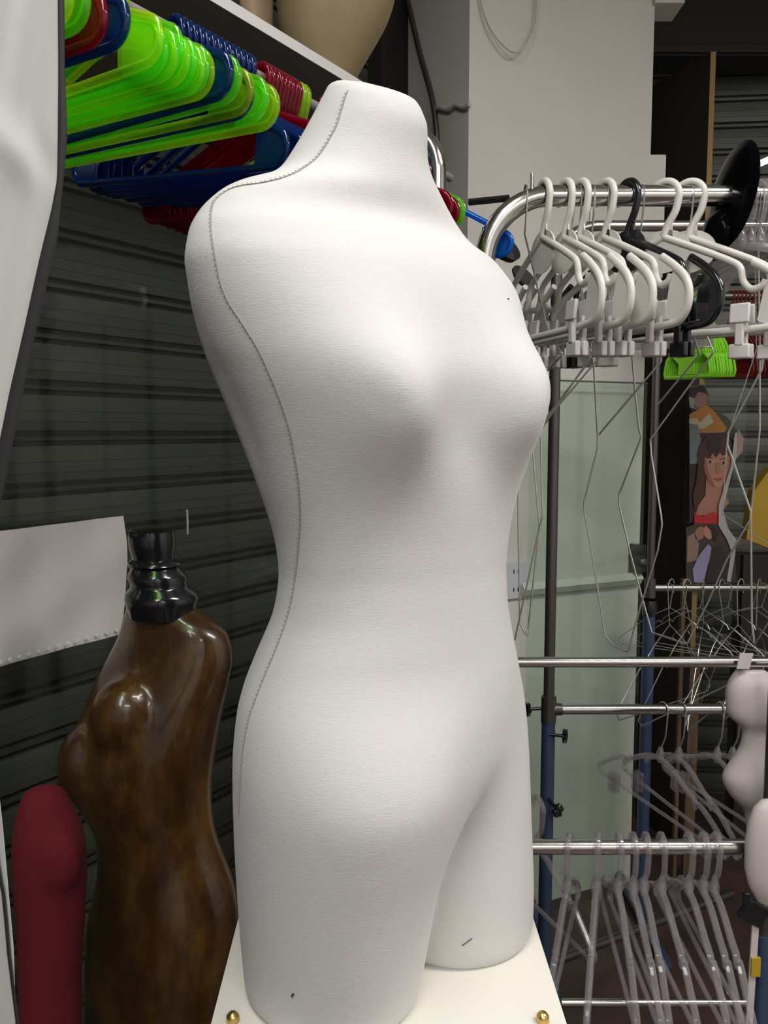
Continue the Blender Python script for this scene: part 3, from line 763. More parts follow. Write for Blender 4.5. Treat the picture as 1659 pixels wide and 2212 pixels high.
# coloured hanger rack: rod along the wall with a hoop end
KR = 1.12
R0 = Vector((-.21, .97, 0)) * KR; RZ = EYE + .42 * KR
def rod(s, z=0): q = R0 + WD * s * KR; return Vector((q.x, q.y, RZ + z))
root = empty('clothes_rack', (rod(.5).x, rod(.5).y, 0), label='rack rod of coloured hangers with tall chrome hoop end behind the neck', cat='clothes rack')
loc(root, MB().tube([rod(-.75), rod(.60)], .0075, n=12)).build('hanging_rod', M['shelf_u'], root, label='dull grey rod')
hb = P(950, 430, 1.50); tz = P(940, 268, 1.50).z; hw = .075
hp_ = Vector((hb.x - .004, 1.50, 0)); hd = Vector((-.845, .534, 0))
hoop = [hp_ + Vector((0, 0, .03)), hp_ + Vector((0, 0, tz - hw))] + [hp_ + hd * (hw - hw * math.cos(a)) + Vector((0, 0, tz - hw + hw * math.sin(a))) for a in np.linspace(.1, math.pi - .1, 20)] + [hp_ + hd * 2 * hw + Vector((0, 0, tz - hw)), hp_ + hd * 2 * hw + Vector((0, 0, .03))]
loc(root, MB().tube(hoop, .0145, n=14)).build('end_hoop', M['chrome'], root)

# =================================================================== HANGERS
def hook_pts(r, shank, lean=0):
    """starts at open end, over the rail (rail centre = origin), down to the neck"""
    return [Vector((p.x, 0, p.z)) for p in arc((0, 0), r, 205, -20, 16)] + [Vector((r * .55 + lean, 0, -shank * .55)), Vector((.002, 0, -shank * .8)), Vector((0, 0, -shank))]
def tubular(matl, name='plastic_hanger', hl=.2, hr=.0145):
    """coloured acrylic hanger; origin on the rod centre, hanging in local x-z"""
    r = empty(name); nz = -.040
    MB().tube(spline(hook_pts(hr, .040), 3), .0038, .0042, nrm=(0, 1, 0), n=8).build('hook', matl, r)
    R_ = .0165; tz = -.129
    side = arc((hl - R_, tz), R_, 72, -90, 10)
    out = [Vector((0, 0, nz))] + [Vector((.03, 0, nz - .008))] + side
    left = [Vector((-p.x, 0, p.z)) for p in side[::-1]] + [Vector((-.03, 0, nz - .008))]
    frm = MB().tube(out + left, .0042, .0034, nrm=(0, 1, 0), n=8, closed=True); frm = frm.build('frame', matl, r)
    for sg in (1, -1):
        w = MB(); o_ = [Vector((sg * (hl - R_ - .03), -.0008, tz + .022))] + [Vector((sg * p.x, -.0008, p.z)) for p in arc((hl - R_, tz), R_ - .003, 72, -90, 8)] + [Vector((sg * (hl - R_ - .03), -.0008, tz - R_ + .003))]
        w.prism(o_, (0, .0016, 0)); w.build('tip_web', matl, frm, False)
    return r
ang = math.atan2(-.534, .845)     # hanger direction: across the rod, near end to the right
protos = {}
def place_hanger(key, s, label, group=None, roll=.8, jig=1, turn=0):
    if key not in protos: protos[key] = tubular(M[key]); o = protos[key]; o.scale = (KR, KR, KR)
    else: o = copy_tree(protos[key])
    o.location = rod(s, 0); o.rotation_euler = (random.uniform(-.02, .02) * jig, math.radians(roll) + random.uniform(-.02, .02) * jig, ang + turn + random.uniform(-.035, .035) * jig)
    tag(o, label, 'hanger', group); return o
place_hanger('neony', -.315, 'yellow green hanger at the top left beside white cover', 'neon hangers')
place_hanger('neon', -.300, 'neon green hanger just before the crimson one, top left')
place_hanger('redp', -.285, 'crimson clear hanger between neon green ones, top left')
place_hanger('bluep', -.274, 'blue acrylic hanger behind crimson hanger at top left')
for i in range(9):
    place_hanger('neon' if i % 2 else 'neony', -.228 + .0064 * i, 'neon green acrylic hanger in the tight nested bunch at upper left', 'bunched neon green hangers')
place_hanger('bluep', -.160, 'blue acrylic hanger nested in front of the lower green hangers')
place_hanger('neon', -.150, 'neon green hanger directly behind the single blue one')
place_hanger('neony', -.132, 'yellow green hanger with its tip behind the blue one')
place_hanger('bluep', -.127, 'dark blue hanger between yellow green hangers')
place_hanger('neon', -.113, 'lower neon green hanger of the pair nearest dress form')
place_hanger('neony', -.101, 'neon hanger reaching furthest right toward the dress form neck')
for i in range(13):
    place_hanger('bluep', -.022 + .0094 * i, 'dark blue acrylic hanger in the bunch beneath the shelf', 'blue hangers beneath the shelf', turn=-math.radians(9), roll=8)
for i in range(9):
    place_hanger('redp', .116 + .0074 * i, 'crimson acrylic hanger with hook left of the dress form neck', 'crimson hangers by the neck')
place_hanger('neony', .186, 'yellow green hook hanger next to the crimson hooks', 'yellow hangers by the neck', turn=-.16)
place_hanger('neony', .195, 'yellow green hook hanger next to the crimson hooks', 'yellow hangers by the neck', turn=-.16)
place_hanger('redp', .245, 'crimson hanger whose tip shows right of the neck, upper one', roll=6)
place_hanger('redp', .268, 'crimson hanger whose tip touches the green tip right of neck', roll=6)
place_hanger('neon', .286, 'green hanger tip showing alone right of the neck', roll=6)
place_hanger('bluel', .425, 'bright blue hanger tip behind the chrome rack bend', roll=7, turn=.17)

# white clip hangers
def clip(mt, parent, x, z, name='clip'):
    mb = MB()
    for sy in (-1, 1):
        mb.box((x, sy * .0105, z + .024), (.030, .006, .030), rx=sy * .10)
        mb.box((x, sy * .0085, z - .004), (.013, .008, .040))
        mb.box((x, sy * .0065, z - .032), (.032, .009, .022))
    return mb.build(name, mt, parent, True, .0025)
def clip_hanger(mt, mc, hl=.2):
    r = empty('clip_hanger')
    MB().tube(spline([Vector((-.019, 0, -.008))] + arc((0, 0), .0235, 170, -15, 8) + [Vector((.018, 0, -.025)), Vector((.006, 0, -.045)), Vector((0, 0, -.062))], 3), .0062, .0055, nrm=(0, 1, 0), n=10).build('hook', mt, r)
    f = MB()
    f.prism([Vector((-.004, -.001, -.062)), Vector((.012, -.001, -.030)), Vector((.016, -.001, -.066))], (0, .002, 0))
    ov = [Vector((.045 * math.cos(a), -.001, -.085 + .034 * math.sin(a))) for a in np.linspace(0, 2 * math.pi, 24, endpoint=False)]
    f.prism(ov, (0, .002, 0)); f.build('centre_tab', mt, r, False)
    for sg in (1, -1):
        k = hl / .2
        arm = spline([(0, 0, -.062), (sg * .05 * k, 0, -.085), (sg * .105 * k, 0, -.112), (sg * .122 * k, 0, -.125), (sg * .128 * k, 0, -.146), (sg * .140 * k, 0, -.158), (sg * .155 * k, 0, -.155), (sg * .160 * k, 0, -.146)], 5)
        end = spline([(sg * .140 * k, 0, -.118), (sg * .165 * k, 0, -.134), (sg * .187 * k, 0, -.152), (sg * .198 * k, 0, -.172), (sg * .196 * k, 0, -.196), (sg * .180 * k, 0, -.213), (sg * .155 * k, 0, -.2165), (sg * .1 * k, 0, -.2175), (0, 0, -.2175)], 5)
        am = MB().tube(arm, .0055, .005, nrm=(0, 1, 0), n=10).tube(end, .0060, .0052, nrm=(0, 1, 0), n=10).build('arm', mt, r)
        w = [Vector((p.x, -.001, p.z)) for p in end[6:28]] + [Vector((sg * .150 * k, -.001, -.205)), Vector((sg * .160 * k, -.001, -.150))]
        MB().prism(w, (0, .002, 0)).build('tip_web', mt, am, False)
        clip(mc, r, sg * .128 * k, -.2175)
    return r
CHL = clip_hanger(M['white_pl'], M['white_dk'])
CHB = clip_hanger(M['black'], M['black'])
specs = [(1166, 14, 0, 'white clip hanger nearest the rack bend, first on the rail'), (1221, 16, 0, 'second white clip hanger from the chrome rack bend'), (1254, 18, 0, 'white clip hanger close to its left neighbour, third from bend'),
         (1307, 22, 0, 'white clip hanger just left of the black hanger'), (1356, 25, 1, 'single black clip hanger among the white ones'),
         (1436, 48, 0, 'white clip hanger just right of the black hanger'), (1489, 54, 0, 'white clip hanger beside the black disc')]
for i, (px, al, bk, lb) in enumerate(specs):
    o = CHB if bk else (CHL if i == 0 else copy_tree(CHL))
    x = P(px, 423, RY1).x
    if px == 1166: x += .006
    o.location = (x, RY1, z_r - .002)
    o.rotation_euler = (0, 0, -math.radians(90 - al)); tag(o, lb, 'hanger', None if bk else 'white clip hangers')
# extra black clip hanger behind
# clear plastic hangers
def clear_hanger(hl=.2, shank=.075, clips=False, wirehook=False, hr=.021):
    r = empty('clear_hanger')
    MB().tube(spline(hook_pts(hr, shank, .004), 2), .002 if wirehook else .0055, n=7).build('hook', M['wire'] if wirehook else M['clear'], r)
    b = MB().lathe([(.004, -.018), (.009, -.010), (.010, 0), (.007, .012), (.004, .02)], (0, 0, -shank), n=10); b.build('joint', M['clear'], r)
    z0 = -shank - .008
    for sg in (1, -1):
        arm = spline([(0, 0, z0), (sg * .04, 0, z0 - .008), (sg * .09, 0, z0 - .035), (sg * .115, 0, z0 - .046), (sg * .122, 0, z0 - .058), (sg * .130, 0, z0 - .050), (sg * hl * .8, 0, z0 - .075), (sg * hl, 0, z0 - .11), (sg * (hl - .008), 0, z0 - .125)], 3)
        MB().tube(arm, .0062, .0062, nrm=(0, 1, 0), n=7).build('arm', M['clear'], r)
    MB().tube([(-hl + .008, 0, z0 - .125), (hl - .008, 0, z0 - .125)], .0045, n=7).build('bar', M['clear'], r)
    if clips:
        for sg in (1, -1):
            m_ = MB()
            for sy in (-1, 1): m_.box((sg * hl * .72, sy * .006, z0 - .13), (.03, .005, .05))
            m_.build('clip', M['clear'], r, False, .002)
    return r
low = [(1229, 20, .0), (1292, 15, 0), (1338, 7, 0), (1369, 3, 0), (1396, 4, 0), (1430, 1, 0), (1490, 3, 0), (1522, 4, 0), (1548, 2, 0)]
lows = ['clear hanger furthest left on the low rail', 'clear hanger second from the left on low rail'] + ['clear plastic hanger in the packed row on the low rail'] * 7
CL = clear_hanger()
for i, ((px, al, _), lb) in enumerate(zip(low, lows)):
    o = CL if i == 0 else copy_tree(CL)
    o.location = (P(px, 1829, LY).x, LY, zb2)
    o.rotation_euler = (random.uniform(-.03, .03), random.uniform(-.03, .03), -math.radians(90 + al) + random.uniform(-.03, .03))
    tag(o, lb, 'hanger', 'clear hangers on the low rail' if i > 1 else None)
o = copy_tree(CL); o.location = (P(1150, 1840, LY + .25).x, LY + .2, zb2 - .02); o.rotation_euler = (0, 0, -1.2); tag(o, 'clear hanger peeping out behind the dress form hip', 'hanger')
CC = clear_hanger(.22, .11, True, True, .016)
mids = [(1433, 22, 'clear clip hanger with wire hook reaching furthest left from crossbar'), (1473, 16, 'clear clip hanger on second wire hook of the crossbar'), (1556, 12, 'clear clip hanger nearest the white plastic torso'), (1590, 20, 'clear clip hanger half hidden behind the white plastic torso')]
for i, (px, al, lb) in enumerate(mids):
    o = CC if i == 0 else copy_tree(CC)
    o.location = (P(px, 1532, MY).x, MY, zc_); o.rotation_euler = (0, .05, -math.radians(90 - al)); tag(o, lb, 'hanger')
CU = None
for i in range(8):
    if CU is None: CU = clear_hanger(.21, .07, True)
    o = CU if i == 0 else copy_tree(CU)
    o.location = (P(1604 + 21 * i, 423, RY1).x, RY1, z_r); o.rotation_euler = (0, 0, math.radians(-34 + 2 * i)); tag(o, 'clear plastic clip hanger hung beyond the black disc', 'hanger', 'clear hangers beyond the disc')
# black disc on the rail
c = P(1560, 421, RY1 + .004)
root = empty('rail_divider', c, label='large glossy black dished disc threaded on the rail', cat='divider disc')
ax = Vector((1, .06, -.12)).normalized()
MB().lathe([(.0, -.002), (.03, -.003), (.06, -.001), (.080, .004), (.083, .008), (.080, .010), (.060, .006), (.03, .004), (0, .004)], (.01, 0, 0), ax, 48).build('disc', M['blackdisc'], root)
MB().lathe([(.001, .0), (.022, .003), (.035, .011), (.041, .024), (.040, .027), (.034, .016), (.02, .008), (.001, .006)], (-.022, .012, -.056), ax, 32).build('cup', M['blackdisc'], root)

# wire hangers with body shaped frames, below the white hangers
def wire_frame(px, D0, D1, label, hookpx=None, r=.0016, group=None):
    xs_ = [p[0] for p in px]; a_, b_ = min(xs_), max(xs_)
    pts = [P(x, y, D0 + (D1 - D0) * ((x - a_) / max(1, b_ - a_))) for x, y in px]
    c = pts[0]; root = empty('wire_body_hanger', c, label=label, cat='wire hanger', group=group)
    dense = []
    for i, p in enumerate(pts):
        if 0 < i < len(pts) - 1:
            dense += [p.lerp(pts[i - 1], min(.3, .008 / (p - pts[i - 1]).length)), p, p.lerp(pts[i + 1], min(.3, .008 / (p - pts[i + 1]).length))]
        else: dense.append(p)
    loc(root, MB().tube(dense, r, n=6)).build('wire_outline', M['wire'], root)
    h = hookpx or px[0][0]; x = P(h, 423, RY1).x
    hk = [Vector((x, RY1 + .016, z_r - .006)), Vector((x, RY1 + .010, z_r + .0125)), Vector((x, RY1, z_r + .0165)), Vector((x, RY1 - .012, z_r + .012)), Vector((x, RY1 - .0175, z_r - .004)), Vector((x, RY1 - .012, z_r - .03)), Vector((x, RY1, z_r - .06)), pts[0]]
    loc(root, MB().tube(hk, r, n=6)).build('hook', M['wire'], root)
    return root
wire_frame([(1380, 704), (1428, 769), (1428, 781), (1291, 942), (1291, 967), (1262, 1083), (1262, 1101), (1284, 1225), (1307, 1372), (1325, 1393), (1348, 1406), (1357, 1407), (1382, 1315), (1421, 1188), (1430, 1133), (1428, 1112), (1407, 982), (1405, 949), (1542, 760), (1526, 722)], 1.52, 1.34, 'long body shaped wire hanger with its lowest point above the rail', 1385)
wire_frame([(1361, 720), (1372, 850), (1380, 925), (1385, 945), (1337, 1068), (1337, 1090), (1360, 1190), (1387, 1292), (1408, 1366), (1445, 1378), (1484, 1392), (1530, 1300), (1570, 1210), (1621, 1122), (1622, 1105), (1571, 960), (1573, 935), (1646, 797), (1652, 715)], 1.50, 1.32, 'wide body shaped wire hanger in front of the dark panel', 1370)
wire_frame([(1490, 700), (1511, 766), (1419, 877)], 1.42, 1.38, 'wire hanger shoulder running down over the dark cabinet panel', 1490)
wire_frame([(1275, 735), (1283, 800), (1291, 942)], 1.45, 1.48, 'straight wire rising from the body shaped wire hanger', 1280)
wire_frame([(1259, 725), (1280, 765), (1167, 931), (1168, 950), (1172, 1115), (1165, 1140), (1112, 1383)], 1.46, 1.42, 'wire hanger just right of the dress form with low left end', 1252)
wire_frame([(1277, 734), (1290, 758), (1155, 935), (1151, 975), (1163, 1110), (1165, 1140), (1139, 1376), (1123, 1346), (1119, 1085), (1121, 1055)], 1.50, 1.46, 'wire hanger touching the grey post beside the dress form', 1236)
wire_frame([(1320, 742), (1250, 825), (1175, 912)], 1.44, 1.4, 'wire hanger shoulder crossing the grey post', 1310)
wire_frame([(1184, 716), (1213, 762), (1213, 768), (1183, 800)], 1.46, 1.42, 'short bent wire end beneath the leftmost clips', 1135)
wire_frame([(1641, 715), (1641, 930), (1622, 1110), (1624, 1345), (1630, 1392), (1662, 1340)], 1.40, 1.36, 'tall straight wire hanger nearest the right edge', 1641)
wire_frame([(1634, 754), (1571, 946), (1560, 1110), (1668, 1180)], 1.55, 1.5, 'thin dark wire hanger slanting in front of the portrait clipping', 1634, .0009)
# thin wire hangers on far crossbar and more behind
def wire_hanger(hl=.2):
    r = empty('wire_hanger')
    MB().tube(spline(arc((0, 0), .014, 215, -20, 10) + [Vector((.006, 0, -.035)), Vector((0, 0, -.06))], 2), .0013, n=5).build('hook', M['wire'], r)
    f = [(0, 0, -.06)]
    R_ = [(.06, -.085), (.085, -.10), (.092, -.112), (.102, -.106), (.11, -.112), (.19, -.165), (.2, -.176), (.19, -.186)]
    pts = [Vector((0, 0, -.058))] + [Vector((x, 0, z)) for x, z in R_] + [Vector((-x, 0, z)) for x, z in R_[::-1]]
    MB().tube(pts, .0012, n=5, closed=True).build('frame', M['wire'], r)
    return r
WH = wire_hanger()
for i, (px, al) in enumerate([(1445, 35), (1476, 28), (1512, 38), (1572, 33), (1628, 40), (1650, 25)]):
    o = WH if i == 0 else copy_tree(WH)
    o.location = (P(px, 1270, FY).x, FY, zc2); o.rotation_euler = (0, random.uniform(-.1, .1), -math.radians(90 - al)); tag(o, 'thin wire hanger on the far crossbar beneath the clippings', 'wire hanger', 'wire hangers on the far crossbar')
for i, (px, al) in enumerate([(1450, 50), (1485, 60), (1520, 30), (1560, 48), (1600, 55), (1640, 40)]):
    o = copy_tree(WH); o.scale = (1.25, 1, 1.9)
    o.location = (P(px, 1270, FY).x, FY, zc2); o.rotation_euler = (0, random.uniform(-.2, .2), -math.radians(90 + al)); tag(o, 'long wire hanger crossing the others on the far crossbar', 'wire hanger', 'long wire hangers on the far crossbar')

# small child hangers on the far rack top rail
def mini(mt, name='child_hanger'):
    r = empty(name)
    MB().tube(spline(arc((0, 0), .014, 200, -20, 8) + [Vector((.004, 0, -.04)), Vector((0, 0, -.075))], 2), .003, n=6).build('hook', mt, r)
    o_ = [(0, -.07), (.05, -.135), (.062, -.165), (.078, -.178), (.086, -.215), (.082, -.228), (-.082, -.228), (-.086, -.215), (-.078, -.178), (-.062, -.165), (-.05, -.135)]
    b = MB(); b.tube([Vector((x, 0, z)) for x, z in o_], .0045, .0025, nrm=(0, 1, 0), n=6, closed=True)
    b.tube([(-.07, 0, -.160), (.07, 0, -.160)], .006, .002, nrm=(0, 1, 0), n=6)
    b.prism([Vector((.0, -.001, -.072)), Vector((.048, -.001, -.132)), Vector((.06, -.001, -.165)), Vector((.03, -.001, -.19)), Vector((.03, -.001, -.222)), Vector((-.03, -.001, -.222)), Vector((-.03, -.001, -.19)), Vector((-.06, -.001, -.165)), Vector((-.048, -.001, -.132))], (0, .002, 0))
    b.build('frame', mt, r); return r
MG, MR = mini(M['mgreen']), mini(M['mred'])
dd = zt2 - P(1500, 812, FY).z - .228
for i in range(11):
    o = MG if i == 0 else copy_tree(MG)
    o.location = (P(1488 + 5.2 * i, 640, FY).x, FY, zt2); o.rotation_euler = (0, 0, math.radians(-62 + random.uniform(-2, 2))); tag(o, 'small lime green child hanger in the row behind the clips', 'hanger', 'lime green child hangers')
for i in range(14):
    o = MR if i == 0 else copy_tree(MR)
    o.location = (P(1578 + 8.5 * i, 640, FY).x, FY, zt2); o.rotation_euler = (0, 0, math.radians(-62 + random.uniform(-2, 2))); tag(o, 'small dark red child hanger right of the lime green ones', 'hanger', 'dark red child hangers')

# dark cabinet panel with tan edge
CY_ = 2.95; CD0 = 2.901
nx = P(1507, 930, CY_).x; ztop = P(1512, 113, CY_).z
root = empty('cabinet', (nx, CY_, 0), label='tall dark brown cabinet side panel with tan front edge', cat='cabinet')
fx = P(1386, 930, 3.22).x
dv = Vector((fx - nx, 3.24 - CY_, 0))
loc(root, MB().prism([Vector((nx, CY_, 0)), Vector((nx, CY_, ztop)), Vector((nx, CY_, ztop)) + dv, Vector((nx, CY_, 0)) + dv], (.016, .0, 0))).build('side_panel', M['wood'], root, False)
loc(root, MB().box((nx + .008, CY_ - .002, ztop / 2), (.017, .004, ztop))).build('edge_banding', M['tan'], root, False, label='tan edge banding')
gl_ = P(1484, 930, CD0); gr2 = P(1612, 930, CD0); loc(root, MB().prism([Vector((gl_.x, CD0, 0)), Vector((gr2.x, CD0, 0)), Vector((gr2.x, CD0, 1.9)), Vector((gl_.x, CD0, 1.9))], (0, .005, 0))).build('glass_door', M['glass'], root, False)
# planks
for px, w_, y0_, lb in ((1497, .034, 1400, 'tan wooden plank upright behind the wire hangers'), (1468, .012, 1250, 'narrow tan batten beside the wooden plank')):
    zt_ = P(px, y0_, 2.75).z
    o = MB().box((P(px, 1500, 2.75).x, 2.75, zt_ / 2), (w_, .02, zt_)).build('wooden_plank', M['plank'], None, False, .001); tag(o, lb, 'plank')
# yellow board at right edge
o = MB().prism([P(1612, 1165, 2.9), P(1630, 1060, 2.9), P(1665, 1010, 2.9), P(1700, 1010, 2.9), P(1700, 1200, 2.9)], (0, .05, 0)).build('yellow_board', M['yellow'], None, False); tag(o, 'dull yellow board at right edge behind the wires', 'board')
o = MB().box((P(1660, 1300, 2.93).x, 2.93, P(1660, 1195, 2.93).z / 2), (.22, .08, P(1660, 1195, 2.93).z)).build('dark_cupboard', M['wood'], None, False, .003); tag(o, 'dark cupboard front low behind the wire hangers', 'cupboard')
# thin white tube with its own glow, high at the right
a, b = P(1600, 371, 3.05), P(1700, 328, 2.75)
tube_m = bpy.data.materials.new('lit tube'); tube_m.use_nodes = True
bn = tube_m.node_tree.nodes['Principled BSDF']; bn.inputs['Emission Color'].default_value = (1, .98, .92, 1); bn.inputs['Emission Strength'].default_value = 2.2
o = MB().tube([a, b], .010, n=12).build('glowing_tube', tube_m); tag(o, 'slanting glowing white tube right of the black disc', 'lamp')

# clippings on the cabinet glass
CD = 2.9
def flat(pts, lay, mcol, name, root, rough=.4):
    D = CD - .0012 * lay
    m = bpy.data.materials.get(str(mcol)) or mat(str(mcol), mcol, rough)
    k = MB().prism([P(x, y, D) for x, y in pts], (0, .0008, 0)); loc(root, k).build(name, m, root, False)
def ell(cx, cy, rx_, ry_, rot=0, n=20):
    r = math.radians(rot)
    return [(cx + rx_ * math.cos(a) * math.cos(r) - ry_ * math.sin(a) * math.sin(r), cy + rx_ * math.cos(a) * math.sin(r) + ry_ * math.sin(a) * math.cos(r)) for a in np.linspace(0, 2 * math.pi, n, endpoint=False)]
skin, skin2, hair, red, blk = (.42, .20, .13), (.30, .15, .10), (.045, .012, .008), (.42, .02, .02), (.02, .015, .014)
r1 = empty('magazine_clipping', P(1515, 860, CD), label='small dim face clipping at top of the taped clippings', cat='clipping')
flat([(1489, 832), (1522, 832), (1531, 850), (1532, 885), (1500, 885), (1489, 860)], 0, (.16, .09, .07), 'paper', r1)
flat(ell(1513, 862, 15, 20), 1, (.24, .14, .11), 'printed_face', r1)
flat([(1491, 838), (1520, 832), (1528, 850), (1508, 846), (1500, 862), (1491, 860)], 2, blk, 'printed_hair', r1)
flat([(1488, 857), (1501, 860), (1499, 883), (1490, 880)], 3, (.25, .24, .22), 'tape', r1)
r2 = empty('magazine_clipping', P(1530, 915, CD), label='orange and cream clipping above the woman portrait', cat='clipping')
flat([(1489, 895), (1525, 875), (1545, 890), (1570, 925), (1563, 936), (1490, 940)], 4, (.42, .17, .03), 'paper', r2)
flat([(1489, 905), (1505, 903), (1512, 912), (1532, 893), (1542, 912), (1520, 927), (1489, 925)], 5, (.52, .44, .30), 'printed_shape', r2)
flat([(1545, 885), (1572, 902), (1592, 930), (1580, 945), (1560, 925)], 3, (.06, .05, .035), 'printed_leaf', r2)
r3 = empty('magazine_clipping', P(1540, 1030, CD), label='portrait clipping of a woman with dark red brown fringe', cat='clipping')
flat([(1489, 936), (1575, 934), (1590, 960), (1582, 1040), (1560, 1080), (1555, 1128), (1489, 1128)], 6, blk, 'paper', r3)
flat([(1489, 915), (1508, 917), (1514, 950), (1512, 1000), (1490, 1003)], 7, (.16, .19, .21), 'printed_block', r3)
flat([(1526, 1030), (1560, 1036), (1562, 1062), (1575, 1085), (1556, 1112), (1502, 1114), (1508, 1092), (1524, 1070)], 8, (.33, .15, .10), 'printed_neck', r3)
face = [(1521, 975), (1519, 1000), (1523, 1022), (1531, 1040), (1545, 1053), (1556, 1052), (1568, 1040), (1577, 1018), (1581, 995), (1580, 972), (1560, 955), (1535, 956)]
flat(face, 9, skin, 'printed_face', r3)
flat([(1521, 985), (1519, 1000), (1523, 1022), (1531, 1040), (1545, 1053), (1540, 1040), (1530, 1018), (1526, 996)], 10, (.27, .11, .07), 'printed_cheek', r3)
hairc = (.06, .018, .012)
flat([(1508, 1000), (1507, 980), (1513, 960), (1526, 944), (1548, 938), (1568, 944), (1582, 958), (1588, 985), (1584, 1010), (1579, 990), (1572, 976), (1563, 985), (1556, 976), (1548, 988), (1540, 978), (1532, 990), (1524, 986), (1521, 1005), (1524, 1030), (1522, 1060), (1512, 1088), (1500, 1100), (1497, 1070), (1504, 1040)], 12, hairc, 'printed_hair', r3)
flat([(1524, 950), (1545, 942), (1560, 946), (1556, 972), (1548, 984), (1544, 965), (1536, 986), (1530, 970)], 13, (.025, .008, .006), 'printed_fringe', r3)
for ex_, ey_ in ((1534, 998), (1563, 1000)):
    flat([(ex_ - 9, ey_ - 8), (ex_, ey_ - 11), (ex_ + 9, ey_ - 8), (ex_, ey_ - 8.5)], 11, (.10, .035, .02), 'printed_brow', r3)
    flat(ell(ex_, ey_, 7, 3.2, 0, 12), 11, (.45, .38, .34), 'printed_eye', r3)
    flat(ell(ex_, ey_ - .4, 3.2, 3.2, 0, 12), 11.5, blk, 'printed_pupil', r3)
flat([(1541, 1034), (1548, 1031.5), (1552, 1032.5), (1556, 1031.5), (1563, 1034), (1552, 1039.5)], 11, (.36, .06, .06), 'printed_lips', r3)
flat([(1547, 1000), (1553, 1000), (1558, 1019), (1551, 1023), (1545, 1019)], 10.5, (.34, .15, .095), 'printed_nose', r3)
flat([(1500, 1108), (1517, 1116), (1540, 1106), (1552, 1112), (1552, 1132), (1500, 1134)], 12, red, 'printed_top', r3)
r4 = empty('magazine_clipping', P(1540, 1190, CD), label='clipping of a kissing couple, he in dark jacket', cat='clipping')
flat([(1482, 1140), (1505, 1130), (1560, 1132), (1585, 1160), (1592, 1258), (1482, 1260)], 13, (.05, .035, .03), 'paper', r4)
flat([(1485, 1160), (1500, 1150), (1510, 1175), (1506, 1210), (1484, 1215)], 14, (.26, .17, .13), 'printed_arm', r4)
flat(ell(1512, 1152, 11, 15, 20), 14, skin2, 'printed_face', r4)
flat(ell(1530, 1150, 10, 15, -15), 15, skin, 'printed_face', r4)
flat([(1525, 1134), (1540, 1132), (1552, 1150), (1546, 1172), (1538, 1160), (1536, 1146)], 16, blk, 'printed_hair', r4)
flat([(1496, 1230), (1510, 1200), (1530, 1175), (1540, 1185), (1528, 1225), (1520, 1258), (1500, 1258)], 16, (.28, .25, .42), 'printed_shirt', r4)
flat([(1538, 1180), (1560, 1182), (1575, 1210), (1572, 1258), (1525, 1258), (1532, 1215)], 17, (.035, .02, .02), 'printed_jacket', r4)
r5 = empty('magazine_clipping', P(1585, 1000, CD), label='torn white edged clipping strip along the portrait', cat='clipping')
flat([(1588, 935), (1598, 935), (1592, 985), (1575, 1045), (1562, 1100), (1572, 1140), (1590, 1165), (1588, 1200), (1578, 1258), (1570, 1255), (1580, 1190), (1570, 1165), (1552, 1135), (1553, 1090), (1578, 1010)], 18, (.38, .36, .34), 'paper', r5)
flat([(1594, 925), (1606, 945), (1604, 975), (1592, 990), (1594, 950)], 19, (.33, .22, .18), 'printed_arm', r5)

# white plastic torso on the low rack (side view, shell)
Lt = interp([(1440, 1595), (1455, 1580), (1470, 1572), (1490, 1566), (1530, 1566), (1546, 1572), (1558, 1588), (1566, 1602), (1580, 1604), (1610, 1598), (1640, 1578), (1665, 1562), (1680, 1557), (1695, 1563), (1712, 1573), (1730, 1590), (1745, 1607), (1790, 1612), (1860, 1618), (1900, 1640)])
Rt = interp([(1440, 1640), (1450, 1655), (1462, 1672), (1480, 1700), (1520, 1740), (1600, 1750), (1700, 1755), (1800, 1750), (1900, 1740)])
zz0, zz1 = P(1630, 1890, 1.5).z - EYE, P(1620, 1452, 1.5).z - EYE
ttab = [(-1.1, .06, .03, .03, 0, 0), (-.3, .06, .03, .03, 0, 0)]
rt = loft(ttab, list(np.arange(zz0, zz1, .008)), Lt, Rt, (P(1630, 1600, 1.5).x, 1.52), 0, (), n=48, smooth=1)
root = empty('hanging_torso_form', (P(1630, 1600, 1.5).x, 1.52, P(1630, 1450, 1.5).z), label='off white plastic torso shell seen side on at right edge', cat='mannequin')
o = body('shell', [capped(rt, .004, .004)], M['torso_pl'], None, .004, 4); o.data.transform(Matrix.Translation(-Vector(root.location))); o.parent = root
tp = P(1607, 1445, 1.5)
loc(root, MB().prism([tp + Vector((-.013, 0, 0)), tp + Vector((.010, 0, 0)), tp + Vector((.016, 0, .028)), tp + Vector((-.008, 0, .028))], (0, .003, 0))).build('strap', M['torso_pl'], root, False)
root = empty('hanging_torso_form', (P(1668, 1810, 1.42).x, 1.43, P(1650, 1810, 1.42).z), label='second smaller plastic shell with rounded end beneath first', cat='mannequin')
MB().rings([[Vector((.042 * k * math.cos(a), .022 * k * math.sin(a), z)) for a in np.linspace(0, 2 * math.pi, 32, endpoint=False)] for k, z in ((.05, .066), (.4, .063), (.7, .05), (.9, .025), (1, -.01), (.98, -.06), (.8, -.09), (.45, -.12), (.1, -.13))]).build('shell', M['torso_pl'], root)
MB().box((-.022, 0, -.14), (.045, .016, .04), ry=.5).box((-.036, 0, -.118), (.012, .012, .03)).build('clasp', M['black'], root, False, .003, label='black clasp')
MB().box((-.02, 0, -.26), (.012, .004, .24), ry=.02).build('strap', M['torso_pl'], root, False)
MB().box((-.016, -.003, -.24), (.016, .006, .034)).build('tape', M['yellow'], root, False, label='yellow tape')
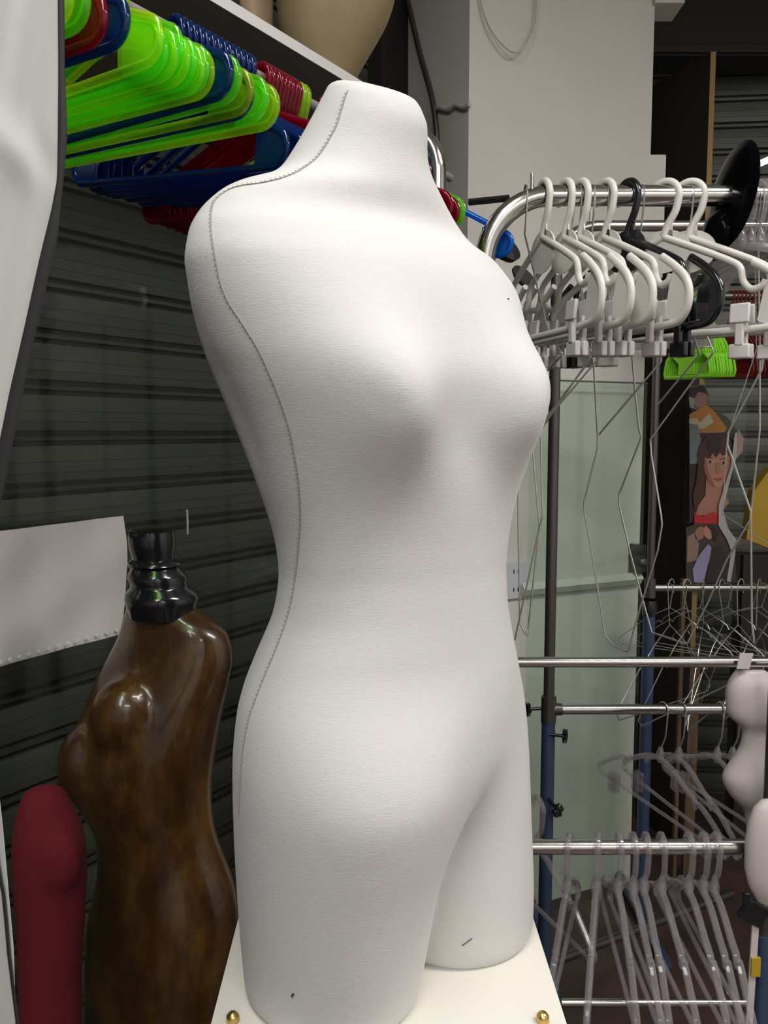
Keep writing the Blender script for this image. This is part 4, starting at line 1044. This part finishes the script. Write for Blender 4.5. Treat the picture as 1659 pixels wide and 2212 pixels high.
# black bar shelf rail & dark oval behind the rack bend
a, b = P(1012, 437, 2.3), P(1100, 428, 2.3)
o = MB().tube([a, b], .011, .009, nrm=(0, 0, 1), n=4).build('black_bar', M['dark'], None, False); tag(o, 'short black bar on the wall behind the chrome bend', 'bar')
c = P(1078, 548, 1.62)
o = MB().lathe([(0, 0), (.02, .002), (.03, .008), (.034, .02), (.032, .021), (.028, .010), (0, .004)], c, (.5, -.6, .55), 32).build('black_cup', M['blackmat']); tag(o, 'small black oval cup behind the chrome rack bend', 'cup')
c = P(1124, 606, 1.62)
o = MB().lathe([(0, 0), (.018, .002), (.026, .008), (.026, .012), (0, .006)], c, (.5, -.6, .55), 32).build('black_cup', M['blackmat']); tag(o, 'lower black oval cup behind the first white hanger', 'cup')

# =================================================================== LIGHT
def area(name, locn, size, power, col=(1, .98, .965), rot=(0, 0, 0)):
    l = bpy.data.lights.new(name, 'AREA'); l.shape = 'RECTANGLE'; l.size, l.size_y = size; l.energy = power; l.color = col
    o = bpy.data.objects.new(name, l); o.location = locn; o.rotation_euler = rot; COL.objects.link(o); return o
area('ceiling_lamp_a', (-.3, -1.2, 3.05), (.5, 1.4), 24)
area('ceiling_lamp_b', (1.5, .5, 3.05), (1.2, .4), 37, (1, .98, .955))
area('ceiling_lamp_c', (1.2, -1.9, 3.05), (1.4, .5), 30, (1, .975, .96))
area('ceiling_lamp_d', (-.25, .1, 3.05), (.3, 1.2), 19, (1, .985, .965))
w = bpy.data.worlds.new('world'); SC.world = w; w.use_nodes = True
w.node_tree.nodes['Background'].inputs[0].default_value = (.5, .5, .52, 1); w.node_tree.nodes['Background'].inputs[1].default_value = .3
SC.view_settings.view_transform = 'Standard'; SC.view_settings.look = 'None'; SC.view_settings.gamma = 1; SC.view_settings.exposure = .16
SC.cycles.use_denoising = True
SC.cycles.max_bounces = 10; SC.cycles.transparent_max_bounces = 48; SC.cycles.transmission_bounces = 8
SC.cycles.caustics_reflective = False; SC.cycles.caustics_refractive = False
bpy.context.view_layer.update()
